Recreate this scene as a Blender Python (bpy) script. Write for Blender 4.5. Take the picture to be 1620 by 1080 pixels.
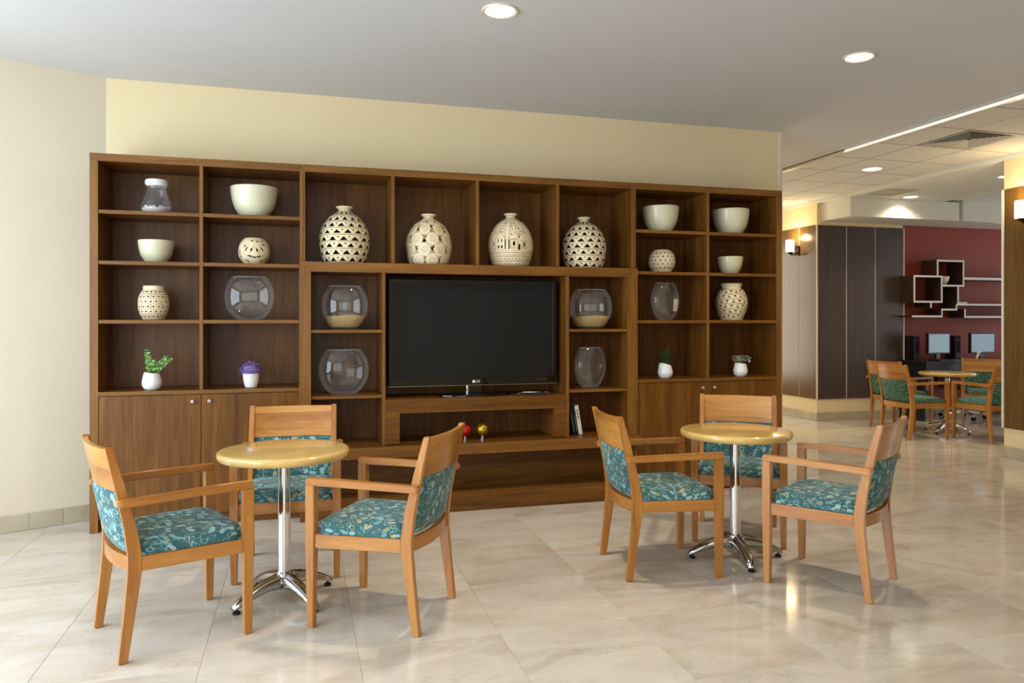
import bpy, bmesh, math, random
from mathutils import Vector, Matrix
for o in list(bpy.data.objects): bpy.data.objects.remove(o, do_unlink=True)
SC = bpy.context.scene
COL = SC.collection
R = math.radians
rnd = random.Random(7)
# ------------------------------------------------------------------ camera
cam = bpy.data.cameras.new('camera'); camo = bpy.data.objects.new('camera', cam); COL.objects.link(camo)
YAW = math.atan(335 / 1180)
camo.location = (0, 0, 1.38); camo.rotation_euler = (R(90), 0, -YAW)
cam.sensor_width = 36; cam.lens = 36 * 1180 / 1620; cam.shift_y = -32 / 1620; cam.clip_start = .05
SC.camera = camo
# ------------------------------------------------------------------ world, daylight, exposure
W = bpy.data.worlds.new('world'); SC.world = W; W.use_nodes = True
W.node_tree.nodes['Background'].inputs[0].default_value = (.75, .86, 1, 1)
W.node_tree.nodes['Background'].inputs[1].default_value = .6
SC.view_settings.view_transform = 'Standard'; SC.view_settings.look = 'None'
SC.view_settings.exposure = 0.12; SC.view_settings.gamma = 1; SC.view_settings.use_curve_mapping = False
def area(name, loc, rot, sx, sy, power, col):
    l = bpy.data.lights.new(name, 'AREA'); l.shape = 'RECTANGLE'; l.size = sx; l.size_y = sy
    l.energy = power; l.color = col
    o = bpy.data.objects.new(name, l); COL.objects.link(o); o.location = loc; o.rotation_euler = rot
    return o
# daylight coming in through the windows of the room (openings are built below)
area('daylight_west', (-3.13, 2.1, 1.55), (0, R(-90), 0), 2.5, 5.2, 275, (.72, .86, 1))
area('daylight_south', (-1.2, -2.96, 1.55), (R(90), 0, 0), 3.2, 2.5, 45, (.97, .98, 1))
area('daylight_hall', (5.6, 11.9, 1.55), (R(-90), 0, 0), 2.2, 2.5, 78, (1, .92, .74))
area('daylight_east', (11.8, 6.6, 1.55), (0, R(90), 0), 2.5, 3.6, 32, (.95, .97, 1))

# ------------------------------------------------------------------ materials
def lin(c):
    return tuple(((v / 255) / 12.92 if v / 255 <= .04045 else ((v / 255 + .055) / 1.055) ** 2.4) for v in c) + (1,)
MATS = {}
class NT:
    def __init__(s, name):
        s.m = bpy.data.materials.new(name); s.m.use_nodes = True; s.t = s.m.node_tree
        s.b = s.t.nodes['Principled BSDF']; MATS[name] = s.m
    def n(s, typ, **kw):
        nd = s.t.nodes.new(typ)
        for k, v in kw.items():
            if k.startswith('i_'):
                key = k[2:]; key = int(key) if key.isdigit() else key.replace('_', ' ')
                nd.inputs[key].default_value = v
            else: setattr(nd, k, v)
        return nd
    def l(s, a, b): s.t.links.new(a, b)
    def math(s, op, a, b=None, c=None, clamp=False):
        nd = s.n('ShaderNodeMath', operation=op, use_clamp=clamp)
        for i, v in enumerate((a, b, c)):
            if v is None: continue
            if isinstance(v, (int, float)): nd.inputs[i].default_value = v
            else: s.l(v, nd.inputs[i])
        return nd.outputs[0]
    def vmath(s, op, a, b=None):
        nd = s.n('ShaderNodeVectorMath', operation=op)
        for i, v in enumerate((a, b)):
            if v is None: continue
            if isinstance(v, (tuple, list)): nd.inputs[i].default_value = v
            else: s.l(v, nd.inputs[i])
        return nd.outputs[0]
    def mix(s, fac, a, b):
        nd = s.n('ShaderNodeMix', data_type='RGBA')
        for sock, v in ((nd.inputs[0], fac), (nd.inputs[6], a), (nd.inputs[7], b)):
            if isinstance(v, (int, float)): sock.default_value = v
            elif isinstance(v, tuple): sock.default_value = v
            else: s.l(v, sock)
        return nd.outputs[2]
    def ramp(s, fac, stops):
        nd = s.n('ShaderNodeValToRGB'); e = nd.color_ramp.elements
        while len(e) < len(stops): e.new(.5)
        for el, (p, c) in zip(e, stops): el.position = p; el.color = c
        s.l(fac, nd.inputs[0]); return nd.outputs[0]
    def set(s, **kw):
        for k, v in kw.items():
            sock = s.b.inputs[k.replace('_', ' ')]
            if hasattr(v, 'links') or hasattr(v, 'is_output'): s.l(v, sock)
            else: sock.default_value = v
        return s.m
    def bump(s, h, strength=.2, dist=.01):
        nd = s.n('ShaderNodeBump'); nd.inputs['Strength'].default_value = strength; nd.inputs['Distance'].default_value = dist
        s.l(h, nd.inputs['Height']); s.l(nd.outputs[0], s.b.inputs['Normal'])

def plain(name, c, rough=.5, metal=0., spec=.5, noise=0., nscale=8.):
    t = NT(name)
    if noise:
        tc = t.n('ShaderNodeTexCoord'); nz = t.n('ShaderNodeTexNoise', i_Scale=nscale, i_Detail=4.)
        t.l(tc.outputs['Object'], nz.inputs['Vector'])
        d = tuple(max(0, x * (1 - noise)) for x in lin(c)[:3]) + (1,); b = tuple(min(1, x * (1 + noise)) for x in lin(c)[:3]) + (1,)
        t.set(Base_Color=t.ramp(nz.outputs[0], [(.3, d), (.7, b)]))
    else: t.set(Base_Color=lin(c))
    t.set(Roughness=rough, Metallic=metal); t.b.inputs['Specular IOR Level'].default_value = spec
    return t.m

def emis(name, c, strength, base=(250, 245, 235)):
    t = NT(name); t.set(Base_Color=lin(base), Emission_Color=lin(c), Emission_Strength=strength); return t.m

def wood(name, dark, mid, light, axis, rough=.3, stretch=14., scale=2.2, coat=0., strips=0.):
    t = NT(name); tc = t.n('ShaderNodeTexCoord'); oi = t.n('ShaderNodeObjectInfo')
    off = t.vmath('SCALE', (1, 1.7, 2.3)); off.node.inputs['Scale'].default_value = 1
    mul = t.math('MULTIPLY', oi.outputs['Random'], 17.); t.l(mul, off.node.inputs['Scale'])
    sc = [stretch] * 3; sc[axis] = 1.
    v = t.vmath('MULTIPLY', tc.outputs['Object'], tuple(sc)); v = t.vmath('ADD', v, off)
    n1 = t.n('ShaderNodeTexNoise', i_Scale=scale, i_Detail=8., i_Roughness=.62, i_Distortion=.6); t.l(v, n1.inputs['Vector'])
    n2 = t.n('ShaderNodeTexNoise', i_Scale=scale * .35, i_Detail=2., i_Distortion=.3); t.l(v, n2.inputs['Vector'])
    f = t.math('ADD', t.math('MULTIPLY', n1.outputs[0], .6), t.math('MULTIPLY', n2.outputs[0], .4))
    if strips:
        # glued-up strips: each strip a shade of its own
        ax = (axis + 1) % 3 if axis != 2 else 0
        sep = t.n('ShaderNodeSeparateXYZ'); t.l(tc.outputs['Object'], sep.inputs[0])
        k = t.math('FLOOR', t.math('MULTIPLY', sep.outputs[2 if axis == 1 else ax], 1 / strips))
        wn = t.n('ShaderNodeTexWhiteNoise', noise_dimensions='1D'); t.l(t.math('ADD', k, mul), wn.inputs['W'])
        f = t.math('ADD', f, t.math('MULTIPLY', t.math('SUBTRACT', wn.outputs[0], .5), .22))
    c = t.ramp(f, [(.3, lin(dark)), (.5, lin(mid)), (.72, lin(light))])
    t.set(Base_Color=c, Roughness=rough); t.bump(n1.outputs[0], .06, .004)
    if name.startswith('cabinet'): t.b.inputs['Specular IOR Level'].default_value = .35
    if coat: t.b.inputs['Coat Weight'].default_value = coat; t.b.inputs['Coat Roughness'].default_value = .12
    return t.m
for a in range(3):
    wood('cabinet_wood_%d' % a, (70, 39, 10), (106, 65, 18), (137, 89, 31), a, .36, 16.)
    wood('cabinet_edge_%d' % a, (90, 55, 18), (124, 81, 32), (148, 102, 47), a, .32, 16.)
    wood('chair_wood_%d' % a, (144, 86, 30), (180, 117, 48), (203, 144, 69), a, .3, 9., 2.6, .3)
    wood('chair_panel_%d' % a, (152, 93, 34), (187, 125, 54), (210, 153, 77), a, .28, 9., 2.4, .4, .052)
    wood('panel_dark_%d' % a, (57, 46, 43), (72, 59, 55), (86, 72, 66), a, .32, 26., 3.)
    wood('panel_warm_%d' % a, (78, 54, 22), (98, 69, 30), (118, 86, 42), a, .22, 26., 3.)
    wood('table_wood_%d' % a, (204, 162, 88), (222, 184, 108), (233, 202, 132), a, .16, 7., 2.2, .6)
plain('back_panel', (76, 44, 28), .42, noise=.18, nscale=3)

def walls(name, c, rough=.75, bump=.04):
    t = NT(name); tc = t.n('ShaderNodeTexCoord'); nz = t.n('ShaderNodeTexNoise', i_Scale=90., i_Detail=3.)
    t.l(tc.outputs['Object'], nz.inputs['Vector'])
    n2 = t.n('ShaderNodeTexNoise', i_Scale=.8, i_Detail=2.); t.l(tc.outputs['Object'], n2.inputs['Vector'])
    l0 = lin(c); d = tuple(x * .965 for x in l0[:3]) + (1,)
    t.set(Base_Color=t.ramp(n2.outputs[0], [(.35, d), (.65, l0)]), Roughness=rough); t.bump(nz.outputs[0], bump, .002)
    return t.m
walls('wall_cream', (237, 218, 174)); walls('wall_left_paint', (230, 218, 192)); walls('ceiling_white', (214, 213, 213))
walls('ceiling_tile', (222, 219, 210), .85, .15); walls('wall_red', (148, 60, 40), .6); walls('white_paint', (228, 226, 216), .6)
plain('trim_white', (228, 220, 200), .35); plain('grid_dark', (112, 104, 90), .7)

def marble(name, c1, c2, c3, rough):
    t = NT(name); g = t.n('ShaderNodeNewGeometry'); oi = t.n('ShaderNodeObjectInfo')
    off = t.n('ShaderNodeCombineXYZ'); t.l(t.math('MULTIPLY', oi.outputs['Random'], 31.), off.inputs[2])
    v = t.vmath('ADD', t.vmath('MULTIPLY', g.outputs['Position'], (1.1, 2.4, 1.)), off.outputs[0])
    n1 = t.n('ShaderNodeTexNoise', i_Scale=1.7, i_Detail=7., i_Roughness=.6, i_Distortion=.9); t.l(v, n1.inputs['Vector'])
    n2 = t.n('ShaderNodeTexNoise', i_Scale=6., i_Detail=6., i_Roughness=.65, i_Distortion=1.6); t.l(v, n2.inputs['Vector'])
    c = t.ramp(n1.outputs[0], [(.3, lin(c2)), (.48, lin(c1)), (.7, lin(c3))])
    vein = t.math('SUBTRACT', 1., t.math('MULTIPLY', t.math('ABSOLUTE', t.math('SUBTRACT', n2.outputs[0], .5)), 34.), clamp=True)
    vm = t.n('ShaderNodeTexNoise', i_Scale=2.6, i_Detail=2.); t.l(v, vm.inputs['Vector'])
    msk = t.math('MULTIPLY', vein, t.math('MULTIPLY', t.math('SUBTRACT', vm.outputs[0], .5), 3., clamp=True), clamp=True)
    c = t.mix(t.math('MULTIPLY', msk, .7), c, lin((142, 120, 98)))
    sh = t.math('MULTIPLY', t.math('SUBTRACT', oi.outputs['Random'], .5), .12)
    hsv = t.n('ShaderNodeHueSaturation'); t.l(c, hsv.inputs['Color']); t.l(t.math('ADD', 1., sh), hsv.inputs['Value'])
    t.set(Base_Color=hsv.outputs[0])
    t.set(Roughness=t.math('ADD', rough, t.math('MULTIPLY', n2.outputs[0], .08)))
    return t.m
marble('marble', (206, 195, 180), (190, 176, 157), (217, 209, 197), .07)
marble('marble_base', (188, 176, 150), (170, 156, 130), (202, 192, 170), .2)
plain('grout', (172, 158, 138), .8)

def fabric(name, base, base2, cols, scale, uvscale=1.):
    t = NT(name); uv = t.n('ShaderNodeUVMap'); oi = t.n('ShaderNodeObjectInfo')
    off = t.n('ShaderNodeCombineXYZ'); t.l(t.math('MULTIPLY', oi.outputs['Random'], 9.), off.inputs[0]); t.l(t.math('MULTIPLY', oi.outputs['Random'], 5.), off.inputs[1])
    P = t.vmath('ADD', uv.outputs[0], off.outputs[0])
    nz = t.n('ShaderNodeTexNoise', i_Scale=18., i_Detail=3.); t.l(P, nz.inputs['Vector'])
    col = t.ramp(nz.outputs[0], [(.35, lin(base)), (.65, lin(base2))])
    # winding stems
    n2 = t.n('ShaderNodeTexNoise', i_Scale=13., i_Detail=0.); t.l(P, n2.inputs['Vector'])
    stem = t.math('LESS_THAN', t.math('ABSOLUTE', t.math('SUBTRACT', n2.outputs[0], .5)), .007)
    col = t.mix(t.math('MULTIPLY', stem, .75), col, lin(cols[0]))
    for k in range(2):
        Q = t.vmath('SCALE', t.vmath('ADD', P, (.37 * k, .71 * k, 0))); Q.node.inputs['Scale'].default_value = scale
        vo = t.n('ShaderNodeTexVoronoi', voronoi_dimensions='2D', i_Scale=1., i_Randomness=.75); t.l(Q, vo.inputs['Vector'])
        d = t.vmath('SUBTRACT', Q, vo.outputs['Position'])
        sep = t.n('ShaderNodeSeparateColor'); t.l(vo.outputs['Color'], sep.inputs[0])
        rot = t.n('ShaderNodeVectorRotate', rotation_type='Z_AXIS'); t.l(d, rot.inputs['Vector']); t.l(t.math('MULTIPLY', sep.outputs[0], 6.283), rot.inputs['Angle'])
        e = t.vmath('MULTIPLY', rot.outputs[0], (1., 1.6, 0.)); ln = t.n('ShaderNodeVectorMath', operation='LENGTH'); t.l(e, ln.inputs[0])
        r0 = .38
        inside = t.math('LESS_THAN', ln.outputs['Value'], r0)
        ring = t.math('MULTIPLY', inside, t.math('GREATER_THAN', ln.outputs['Value'], r0 * .78))
        filled = t.math('GREATER_THAN', sep.outputs[1], .66)
        m = t.math('MAXIMUM', ring, t.math('MULTIPLY', inside, t.math('MULTIPLY', filled, .8)))
        c = t.n('ShaderNodeValToRGB'); c.color_ramp.interpolation = 'CONSTANT'
        el = c.color_ramp.elements
        while len(el) < len(cols): el.new(.5)
        for i, cc in enumerate(cols): el[i].position = i / len(cols); el[i].color = lin(cc)
        t.l(sep.outputs[2], c.inputs[0])
        if k: m = t.math('MULTIPLY', m, t.math('GREATER_THAN', sep.outputs[1], .62))
        col = t.mix(t.math('MULTIPLY', m, .85), col, c.outputs[0])
    wv = t.n('ShaderNodeTexNoise', i_Scale=700., i_Detail=1.); t.l(P, wv.inputs['Vector'])
    t.set(Base_Color=col, Roughness=.85); t.b.inputs['Sheen Weight'].default_value = .15; t.bump(wv.outputs[0], .25, .001)
    return t.m
fabric('fabric_teal', (40, 86, 92), (54, 102, 106), [(150, 196, 192), (128, 176, 182), (176, 204, 190), (150, 158, 100), (120, 170, 176), (190, 170, 120), (160, 200, 204)], 22.)
fabric('fabric_green', (30, 78, 64), (46, 96, 80), [(112, 156, 134), (100, 146, 128), (128, 160, 126), (96, 140, 120)], 34.)
plain('seam_dark', (30, 34, 34), .8); plain('chrome', (225, 226, 228), .08, 1.); plain('alu', (200, 200, 200), .16, 1.)
plain('rubber', (18, 18, 18), .6); plain('blue_tape', (52, 92, 140), .4); plain('label_white', (226, 226, 222), .6)
plain('glide', (70, 45, 25), .6); plain('knob_metal', (222, 214, 200), .22, .9)
plain('ceramic_white', (238, 238, 236), .18); plain('gypsum_white', (236, 230, 226), .6, noise=.05, nscale=60)
def pottery(name, c, c2, rough, noise=3.):
    t = NT(name); tc = t.n('ShaderNodeTexCoord'); oi = t.n('ShaderNodeObjectInfo')
    v = t.vmath('ADD', tc.outputs['Object'], t.vmath('SCALE', (1, 1, 1))); t.l(t.math('MULTIPLY', oi.outputs['Random'], 13.), v.node.inputs[1].links[0].from_node.inputs['Scale'])
    nz = t.n('ShaderNodeTexNoise', i_Scale=noise, i_Detail=5.); t.l(v, nz.inputs['Vector'])
    sp = t.n('ShaderNodeTexNoise', i_Scale=55., i_Detail=1.); t.l(v, sp.inputs['Vector'])
    c0 = t.ramp(nz.outputs[0], [(.35, lin(c)), (.65, lin(c2))])
    t.set(Base_Color=t.mix(t.math('MULTIPLY', t.math('GREATER_THAN', sp.outputs[0], .74), .5), c0, lin((150, 140, 100))), Roughness=rough)
    return t.m
pottery('glaze_cream', (213, 207, 168), (224, 219, 188), .22)
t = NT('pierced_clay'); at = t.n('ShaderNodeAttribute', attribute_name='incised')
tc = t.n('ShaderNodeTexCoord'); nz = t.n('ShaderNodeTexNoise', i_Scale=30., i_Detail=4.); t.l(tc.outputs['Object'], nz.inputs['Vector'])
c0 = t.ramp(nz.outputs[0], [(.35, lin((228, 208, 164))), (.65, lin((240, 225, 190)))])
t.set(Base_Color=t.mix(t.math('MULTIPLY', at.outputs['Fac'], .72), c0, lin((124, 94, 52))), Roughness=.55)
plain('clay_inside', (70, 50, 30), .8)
t = NT('sand'); tc = t.n('ShaderNodeTexCoord'); nz = t.n('ShaderNodeTexNoise', i_Scale=260., i_Detail=2.); t.l(tc.outputs['Object'], nz.inputs['Vector'])
t.set(Base_Color=t.ramp(nz.outputs[0], [(.3, lin((178, 146, 88))), (.7, lin((222, 196, 140)))]), Roughness=.9); t.bump(nz.outputs[0], .5, .002)
def glass(name, ior=1.6, cap=.2, tint=(.97, .975, .97, 1)):
    t = NT(name); t.t.nodes.remove(t.b); out = t.t.nodes['Material Output']
    fr = t.n('ShaderNodeFresnel', i_IOR=ior); tr = t.n('ShaderNodeBsdfTransparent'); tr.inputs[0].default_value = tint
    gl = t.n('ShaderNodeBsdfGlossy'); gl.inputs['Roughness'].default_value = .01; mx = t.n('ShaderNodeMixShader')
    t.l(t.math('MINIMUM', fr.outputs[0], cap), mx.inputs[0]); t.l(tr.outputs[0], mx.inputs[1]); t.l(gl.outputs[0], mx.inputs[2]); df = t.n('ShaderNodeBsdfDiffuse'); df.inputs[0].default_value = (.85, .88, .88, 1); m2 = t.n('ShaderNodeMixShader')
    t.l(t.math('MULTIPLY', t.math('MINIMUM', fr.outputs[0], .5), .3), m2.inputs[0]); t.l(mx.outputs[0], m2.inputs[1]); t.l(df.outputs[0], m2.inputs[2]); t.l(m2.outputs[0], out.inputs[0])  # whitish diffuse at grazing angles paints in the bright glass outlines
    return t.m
glass('glass', 1.7, .3); plain('glass_lip', (215, 222, 222), .1)
MATS['glass_lip'].node_tree.nodes['Principled BSDF'].inputs['Alpha'].default_value = .35  # lip whitened to paint in its bright rim line
plain('tv_black', (9, 9, 10), .12); plain('tv_screen', (26, 26, 28), .3, 0, .25); plain('tv_gloss', (12, 12, 13), .06); plain('cable', (40, 40, 42), .3)
plain('logo', (225, 225, 225), .4); plain('indicator', (130, 90, 80), .5)
plain('leaf', (128, 170, 92), .5, noise=.45, nscale=60); plain('leaf_dark', (44, 92, 50), .5, noise=.5, nscale=80); plain('purple', (134, 112, 170), .7, noise=.4, nscale=120)
plain('grey_green', (150, 160, 120), .7, noise=.4, nscale=120); plain('lilac', (206, 190, 214), .6); plain('soil', (50, 38, 28), .9)
plain('red_glass', (190, 30, 20), .1, .4); plain('gold_foil', (190, 160, 48), .25, .8, noise=.5, nscale=120)
plain('book_black', (28, 28, 30), .4); plain('book_white', (232, 230, 222), .5); plain('paper', (225, 218, 200), .8); plain('ink', (120, 120, 116), .7)
emis('strip_glow', (255, 248, 236), .42); emis('lamp_disc', (255, 240, 210), 5.); emis('lamp_disc_far', (255, 244, 222), 7.); emis('sconce_glass', (255, 232, 170), 2.3)
plain('bronze', (60, 44, 30), .35, .8); plain('vent_metal', (196, 190, 176), .5); plain('vent_dark', (30, 28, 26), .8); plain('vent_tan', (186, 158, 108), .6)
plain('shelf_dark', (62, 40, 28), .5); plain('shelf_edge', (226, 224, 222), .4); plain('desk_black', (34, 35, 40), .4)
emis('monitor_screen', (150, 172, 184), .55, (60, 70, 80)); plain('plastic_black', (16, 16, 18), .3); plain('plastic_white', (232, 232, 228), .4)
plain('seat_dark', (90, 30, 34), .8)
def M(n): return MATS[n]

# ------------------------------------------------------------------ mesh helpers
def wl(o):
    v = Vector((0, 0, 0))
    while o: v += o.location; o = o.parent
    return v
def tag(o, label=None, cat=None, group=None, kind=None):
    if label: o['label'] = label
    if cat: o['category'] = cat
    if group: o['group'] = group
    if kind: o['kind'] = kind
    return o
def empty(name, loc, rz=0, label=None, cat=None, group=None, kind=None):
    o = bpy.data.objects.new(name, None); o.empty_display_size = .1; COL.objects.link(o)
    o.location = loc; o.rotation_euler = (0, 0, rz)
    return tag(o, label, cat, group, kind)
def link(name, me, mat, parent=None, loc=(0, 0, 0)):
    o = bpy.data.objects.new(name, me); COL.objects.link(o); o.parent = parent; o.location = loc
    for m in (mat if isinstance(mat, (list, tuple)) else [mat]): me.materials.append(M(m) if isinstance(m, str) else m)
    return o
def pyd(name, vs, fs, mat, parent=None, loc=(0, 0, 0), smooth=False, uvs=None, fmat=None):
    me = bpy.data.meshes.new(name); me.from_pydata(vs, [], fs); me.update()
    if smooth: me.shade_smooth()
    if uvs:
        ul = me.uv_layers.new(name='UVMap')
        for lp in me.loops: ul.data[lp.index].uv = uvs[lp.vertex_index]
    o = link(name, me, mat, parent, loc)
    if fmat:
        for i, k in enumerate(fmat): me.polygons[i].material_index = k
    return o
def box_mesh(name, dx, dy, dz, bev=0.):
    bm = bmesh.new(); bmesh.ops.create_cube(bm, size=1)
    for v in bm.verts: v.co = Vector((v.co.x * dx, v.co.y * dy, v.co.z * dz))
    if bev:
        bmesh.ops.bevel(bm, geom=bm.edges[:], offset=bev, segments=1, affect='EDGES')
    me = bpy.data.meshes.new(name); bm.to_mesh(me); bm.free(); return me
def box(name, x0, x1, y0, y1, z0, z1, mat, parent=None, bev=.0015, axis=None, local=False):
    dx, dy, dz = x1 - x0, y1 - y0, z1 - z0
    me = box_mesh(name, dx, dy, dz, min(bev, min(dx, dy, dz) * .3))
    c = Vector(((x0 + x1) / 2, (y0 + y1) / 2, (z0 + z1) / 2))
    if parent and not local: c -= wl(parent)
    if mat.endswith('_'):
        a = axis if axis is not None else max(range(3), key=lambda i: (dx, dy, dz)[i]); mat += str(a)
    return link(name, me, mat, parent, c)
def loft(name, secs, mat, parent=None, loc=(0, 0, 0), bev=.003, smooth=False):
    """secs: list of 4-point quads"""
    vs = [p for s in secs for p in s]; fs = []; n = len(secs[0])
    for i in range(len(secs) - 1):
        for k in range(n):
            a, b = i * n + k, i * n + (k + 1) % n; fs.append((a, b, b + n, a + n))
    fs.append(tuple(range(n))[::-1]); fs.append(tuple(range((len(secs) - 1) * n, len(secs) * n)))
    bm = bmesh.new(); bv = [bm.verts.new(v) for v in vs]
    for f_ in fs: bm.faces.new([bv[i] for i in f_])
    bmesh.ops.recalc_face_normals(bm, faces=bm.faces[:])
    if bev:
        es = [e for e in bm.edges if len(e.link_faces) == 2 and e.calc_face_angle(0) > .6]
        bmesh.ops.bevel(bm, geom=es, offset=bev, segments=2, affect='EDGES')
    me = bpy.data.meshes.new(name); bm.to_mesh(me); bm.free()
    if smooth: me.shade_smooth()
    return link(name, me, mat, parent, loc)
def rect_z(cx, cy, z, wx, wy): return [(cx - wx / 2, cy - wy / 2, z), (cx + wx / 2, cy - wy / 2, z), (cx + wx / 2, cy + wy / 2, z), (cx - wx / 2, cy + wy / 2, z)]
def rect_x(x, cy, cz, wy, wz): return [(x, cy - wy / 2, cz - wz / 2), (x, cy + wy / 2, cz - wz / 2), (x, cy + wy / 2, cz + wz / 2), (x, cy - wy / 2, cz + wz / 2)]
def interp(pts, n):
    """smooth Catmull-Rom through (a,b) points"""
    out = []
    P = [pts[0]] + list(pts) + [pts[-1]]
    for i in range(1, len(P) - 2):
        for k in range(n):
            u = k / n; p0, p1, p2, p3 = P[i - 1], P[i], P[i + 1], P[i + 2]
            out.append(tuple(.5 * (2 * b + (c - a) * u + (2 * a - 5 * b + 4 * c - d) * u * u + (3 * b - a - 3 * c + d) * u ** 3) for a, b, c, d in zip(p0, p1, p2, p3)))
    out.append(tuple(pts[-1])); return out
def lathe(name, prof, mat, parent=None, loc=(0, 0, 0), segs=32, sy=1., smooth=True, sharp=30):
    vs, fs = [], []; rows = []
    for r, z in prof:
        if r < 1e-5: rows.append([len(vs)]); vs.append((0, 0, z))
        else:
            rows.append(list(range(len(vs), len(vs) + segs)))
            for k in range(segs):
                a = 2 * math.pi * k / segs; vs.append((r * math.cos(a), r * math.sin(a) * sy, z))
    for a, b in zip(rows, rows[1:]):
        for k in range(segs):
            k2 = (k + 1) % segs
            if len(a) == 1 and len(b) == 1: continue
            if len(a) == 1: fs.append((a[0], b[k], b[k2])[::-1])
            elif len(b) == 1: fs.append((a[k], a[k2], b[0]))
            else: fs.append((a[k], a[k2], b[k2], b[k]))
    me = bpy.data.meshes.new(name); me.from_pydata(vs, [], fs); me.update()
    if smooth:
        me.shade_smooth()
        try: me.set_sharp_from_angle(angle=R(sharp))
        except Exception: pass
    return link(name, me, mat, parent, loc)
def tube(name, pts, r, mat, parent=None, loc=(0, 0, 0), segs=8, closed_ends=True):
    vs, fs = [], []; pts = [Vector(p) for p in pts]; n = len(pts); up0 = None
    for i, p in enumerate(pts):
        d = (pts[min(i + 1, n - 1)] - pts[max(i - 1, 0)]).normalized()
        a = d.orthogonal().normalized() if up0 is None else (up0 - d * up0.dot(d)).normalized(); up0 = a; b = d.cross(a)
        rr = r[i] if isinstance(r, (list, tuple)) else r
        for k in range(segs):
            t_ = 2 * math.pi * k / segs; vs.append(tuple(p + (a * math.cos(t_) + b * math.sin(t_)) * rr))
    for i in range(n - 1):
        for k in range(segs):
            k2 = (k + 1) % segs; fs.append((i * segs + k, i * segs + k2, (i + 1) * segs + k2, (i + 1) * segs + k))
    fs.append(tuple(range(segs))[::-1]); fs.append(tuple(range((n - 1) * segs, n * segs)))
    return pyd(name, vs, fs, mat, parent, loc, smooth=True)
def copy_tree(o, parent=None):
    c = o.copy(); COL.objects.link(c); c.parent = parent
    for ch in list(o.children): copy_tree(ch, c)
    return c
def text_mesh(name, body, size, mat, parent, loc, rot=(R(90), 0, 0), extrude=.0005):
    cu = bpy.data.curves.new(name, 'FONT'); cu.body = body; cu.size = size; cu.align_x = 'CENTER'; cu.align_y = 'CENTER'; cu.extrude = extrude; cu.resolution_u = 3
    tmp = bpy.data.objects.new('tmp', cu); COL.objects.link(tmp)
    me = bpy.data.meshes.new_from_object(tmp.evaluated_get(bpy.context.evaluated_depsgraph_get()))
    bpy.data.objects.remove(tmp, do_unlink=True); bpy.data.curves.remove(cu)
    me.materials.clear()
    o = link(name, me, mat, parent, loc); o.rotation_euler = rot; return o
S = 'structure'
def struct(o): o['kind'] = S; return o

# ------------------------------------------------------------------ constants of the room
YF, YW = 5.405, 5.83          # bookcase front plane, back wall
CZ, TZ, SZ = 3.09, 3.06, 3.015  # plaster ceiling, tile ceiling, soffit
XE, XC = 5.21, 6.87           # edge of the plaster ceiling, line of the columns
X0, X1, Y0, Y1 = -3.0, 11.8, -2.9, 11.8

# ------------------------------------------------------------------ floor, tile by tile
TS = .6175; tx0 = .232 - 8 * TS; ty0 = .10 - 5 * TS
floor = struct(box('floor', X0 - .3, X1 + .3, Y0 - .3, Y1 + .3, -.12, -.012, 'grout', None, 0))
def view(X, Y):
    c, s = math.cos(YAW), math.sin(YAW); d = X * s + Y * c; x = X * c - Y * s
    if d < .3: return None
    return 810 + 1180 * x / d, 508 + 1180 * 1.38 / d
tm = box_mesh('floor_tile', TS - .001, TS - .001, .014, .0008); tm.materials.append(M('marble'))
inv, rest = [], []
for i in range(27):
    for j in range(25):
        cx, cy = tx0 + (i + .5) * TS, ty0 + (j + .5) * TS
        if not (X0 - .3 < cx < X1 + .3 and Y0 - .3 < cy < Y1 + .3): continue
        ps = [view(cx + a * TS / 2, cy + b * TS / 2) for a in (-1, 1) for b in (-1, 1)]
        ps = [p for p in ps if p]
        vis = ps and max(p[0] for p in ps) > -10 and min(p[0] for p in ps) < 1630 and min(p[1] for p in ps) < 1090
        hid = cy > YW + .1 and (cx < 4.0 or cy > 9.4 or cx > 10.5)
        (inv if vis and not hid else rest).append((cx, cy))
inv.sort(key=lambda p: p[0] ** 2 + p[1] ** 2); rest += inv[300:]; inv = inv[:300]
for cx, cy in inv:
    o = bpy.data.objects.new('floor_tile', tm); COL.objects.link(o); o.parent = floor; o.location = Vector((cx, cy, -.0072)) - floor.location
vs, fs = [], []
for cx, cy in rest:
    h = TS / 2 - .0005; b = len(vs)
    vs += [(cx + sx * h, cy + sy * h, z) for z in (-.013, 0) for sx, sy in ((-1, -1), (1, -1), (1, 1), (-1, 1))]
    fs += [(b + 4, b + 5, b + 6, b + 7)] + [(b + k, b + (k + 1) % 4, b + 4 + (k + 1) % 4, b + 4 + k) for k in range(4)]
o = pyd('floor_tile_field', vs, fs, 'marble', floor, -floor.location); o['kind'] = 'stuff'

# ------------------------------------------------------------------ walls
wb = struct(box('wall_back', -1.6, 4.16, YW, YW + .14, 0, CZ + .05, 'wall_cream', None, 0))
struct(box('trim_1', 4.16, 4.2, YW - .006, YW + .146, 0, CZ, 'trim_white', None, .004))
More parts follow.
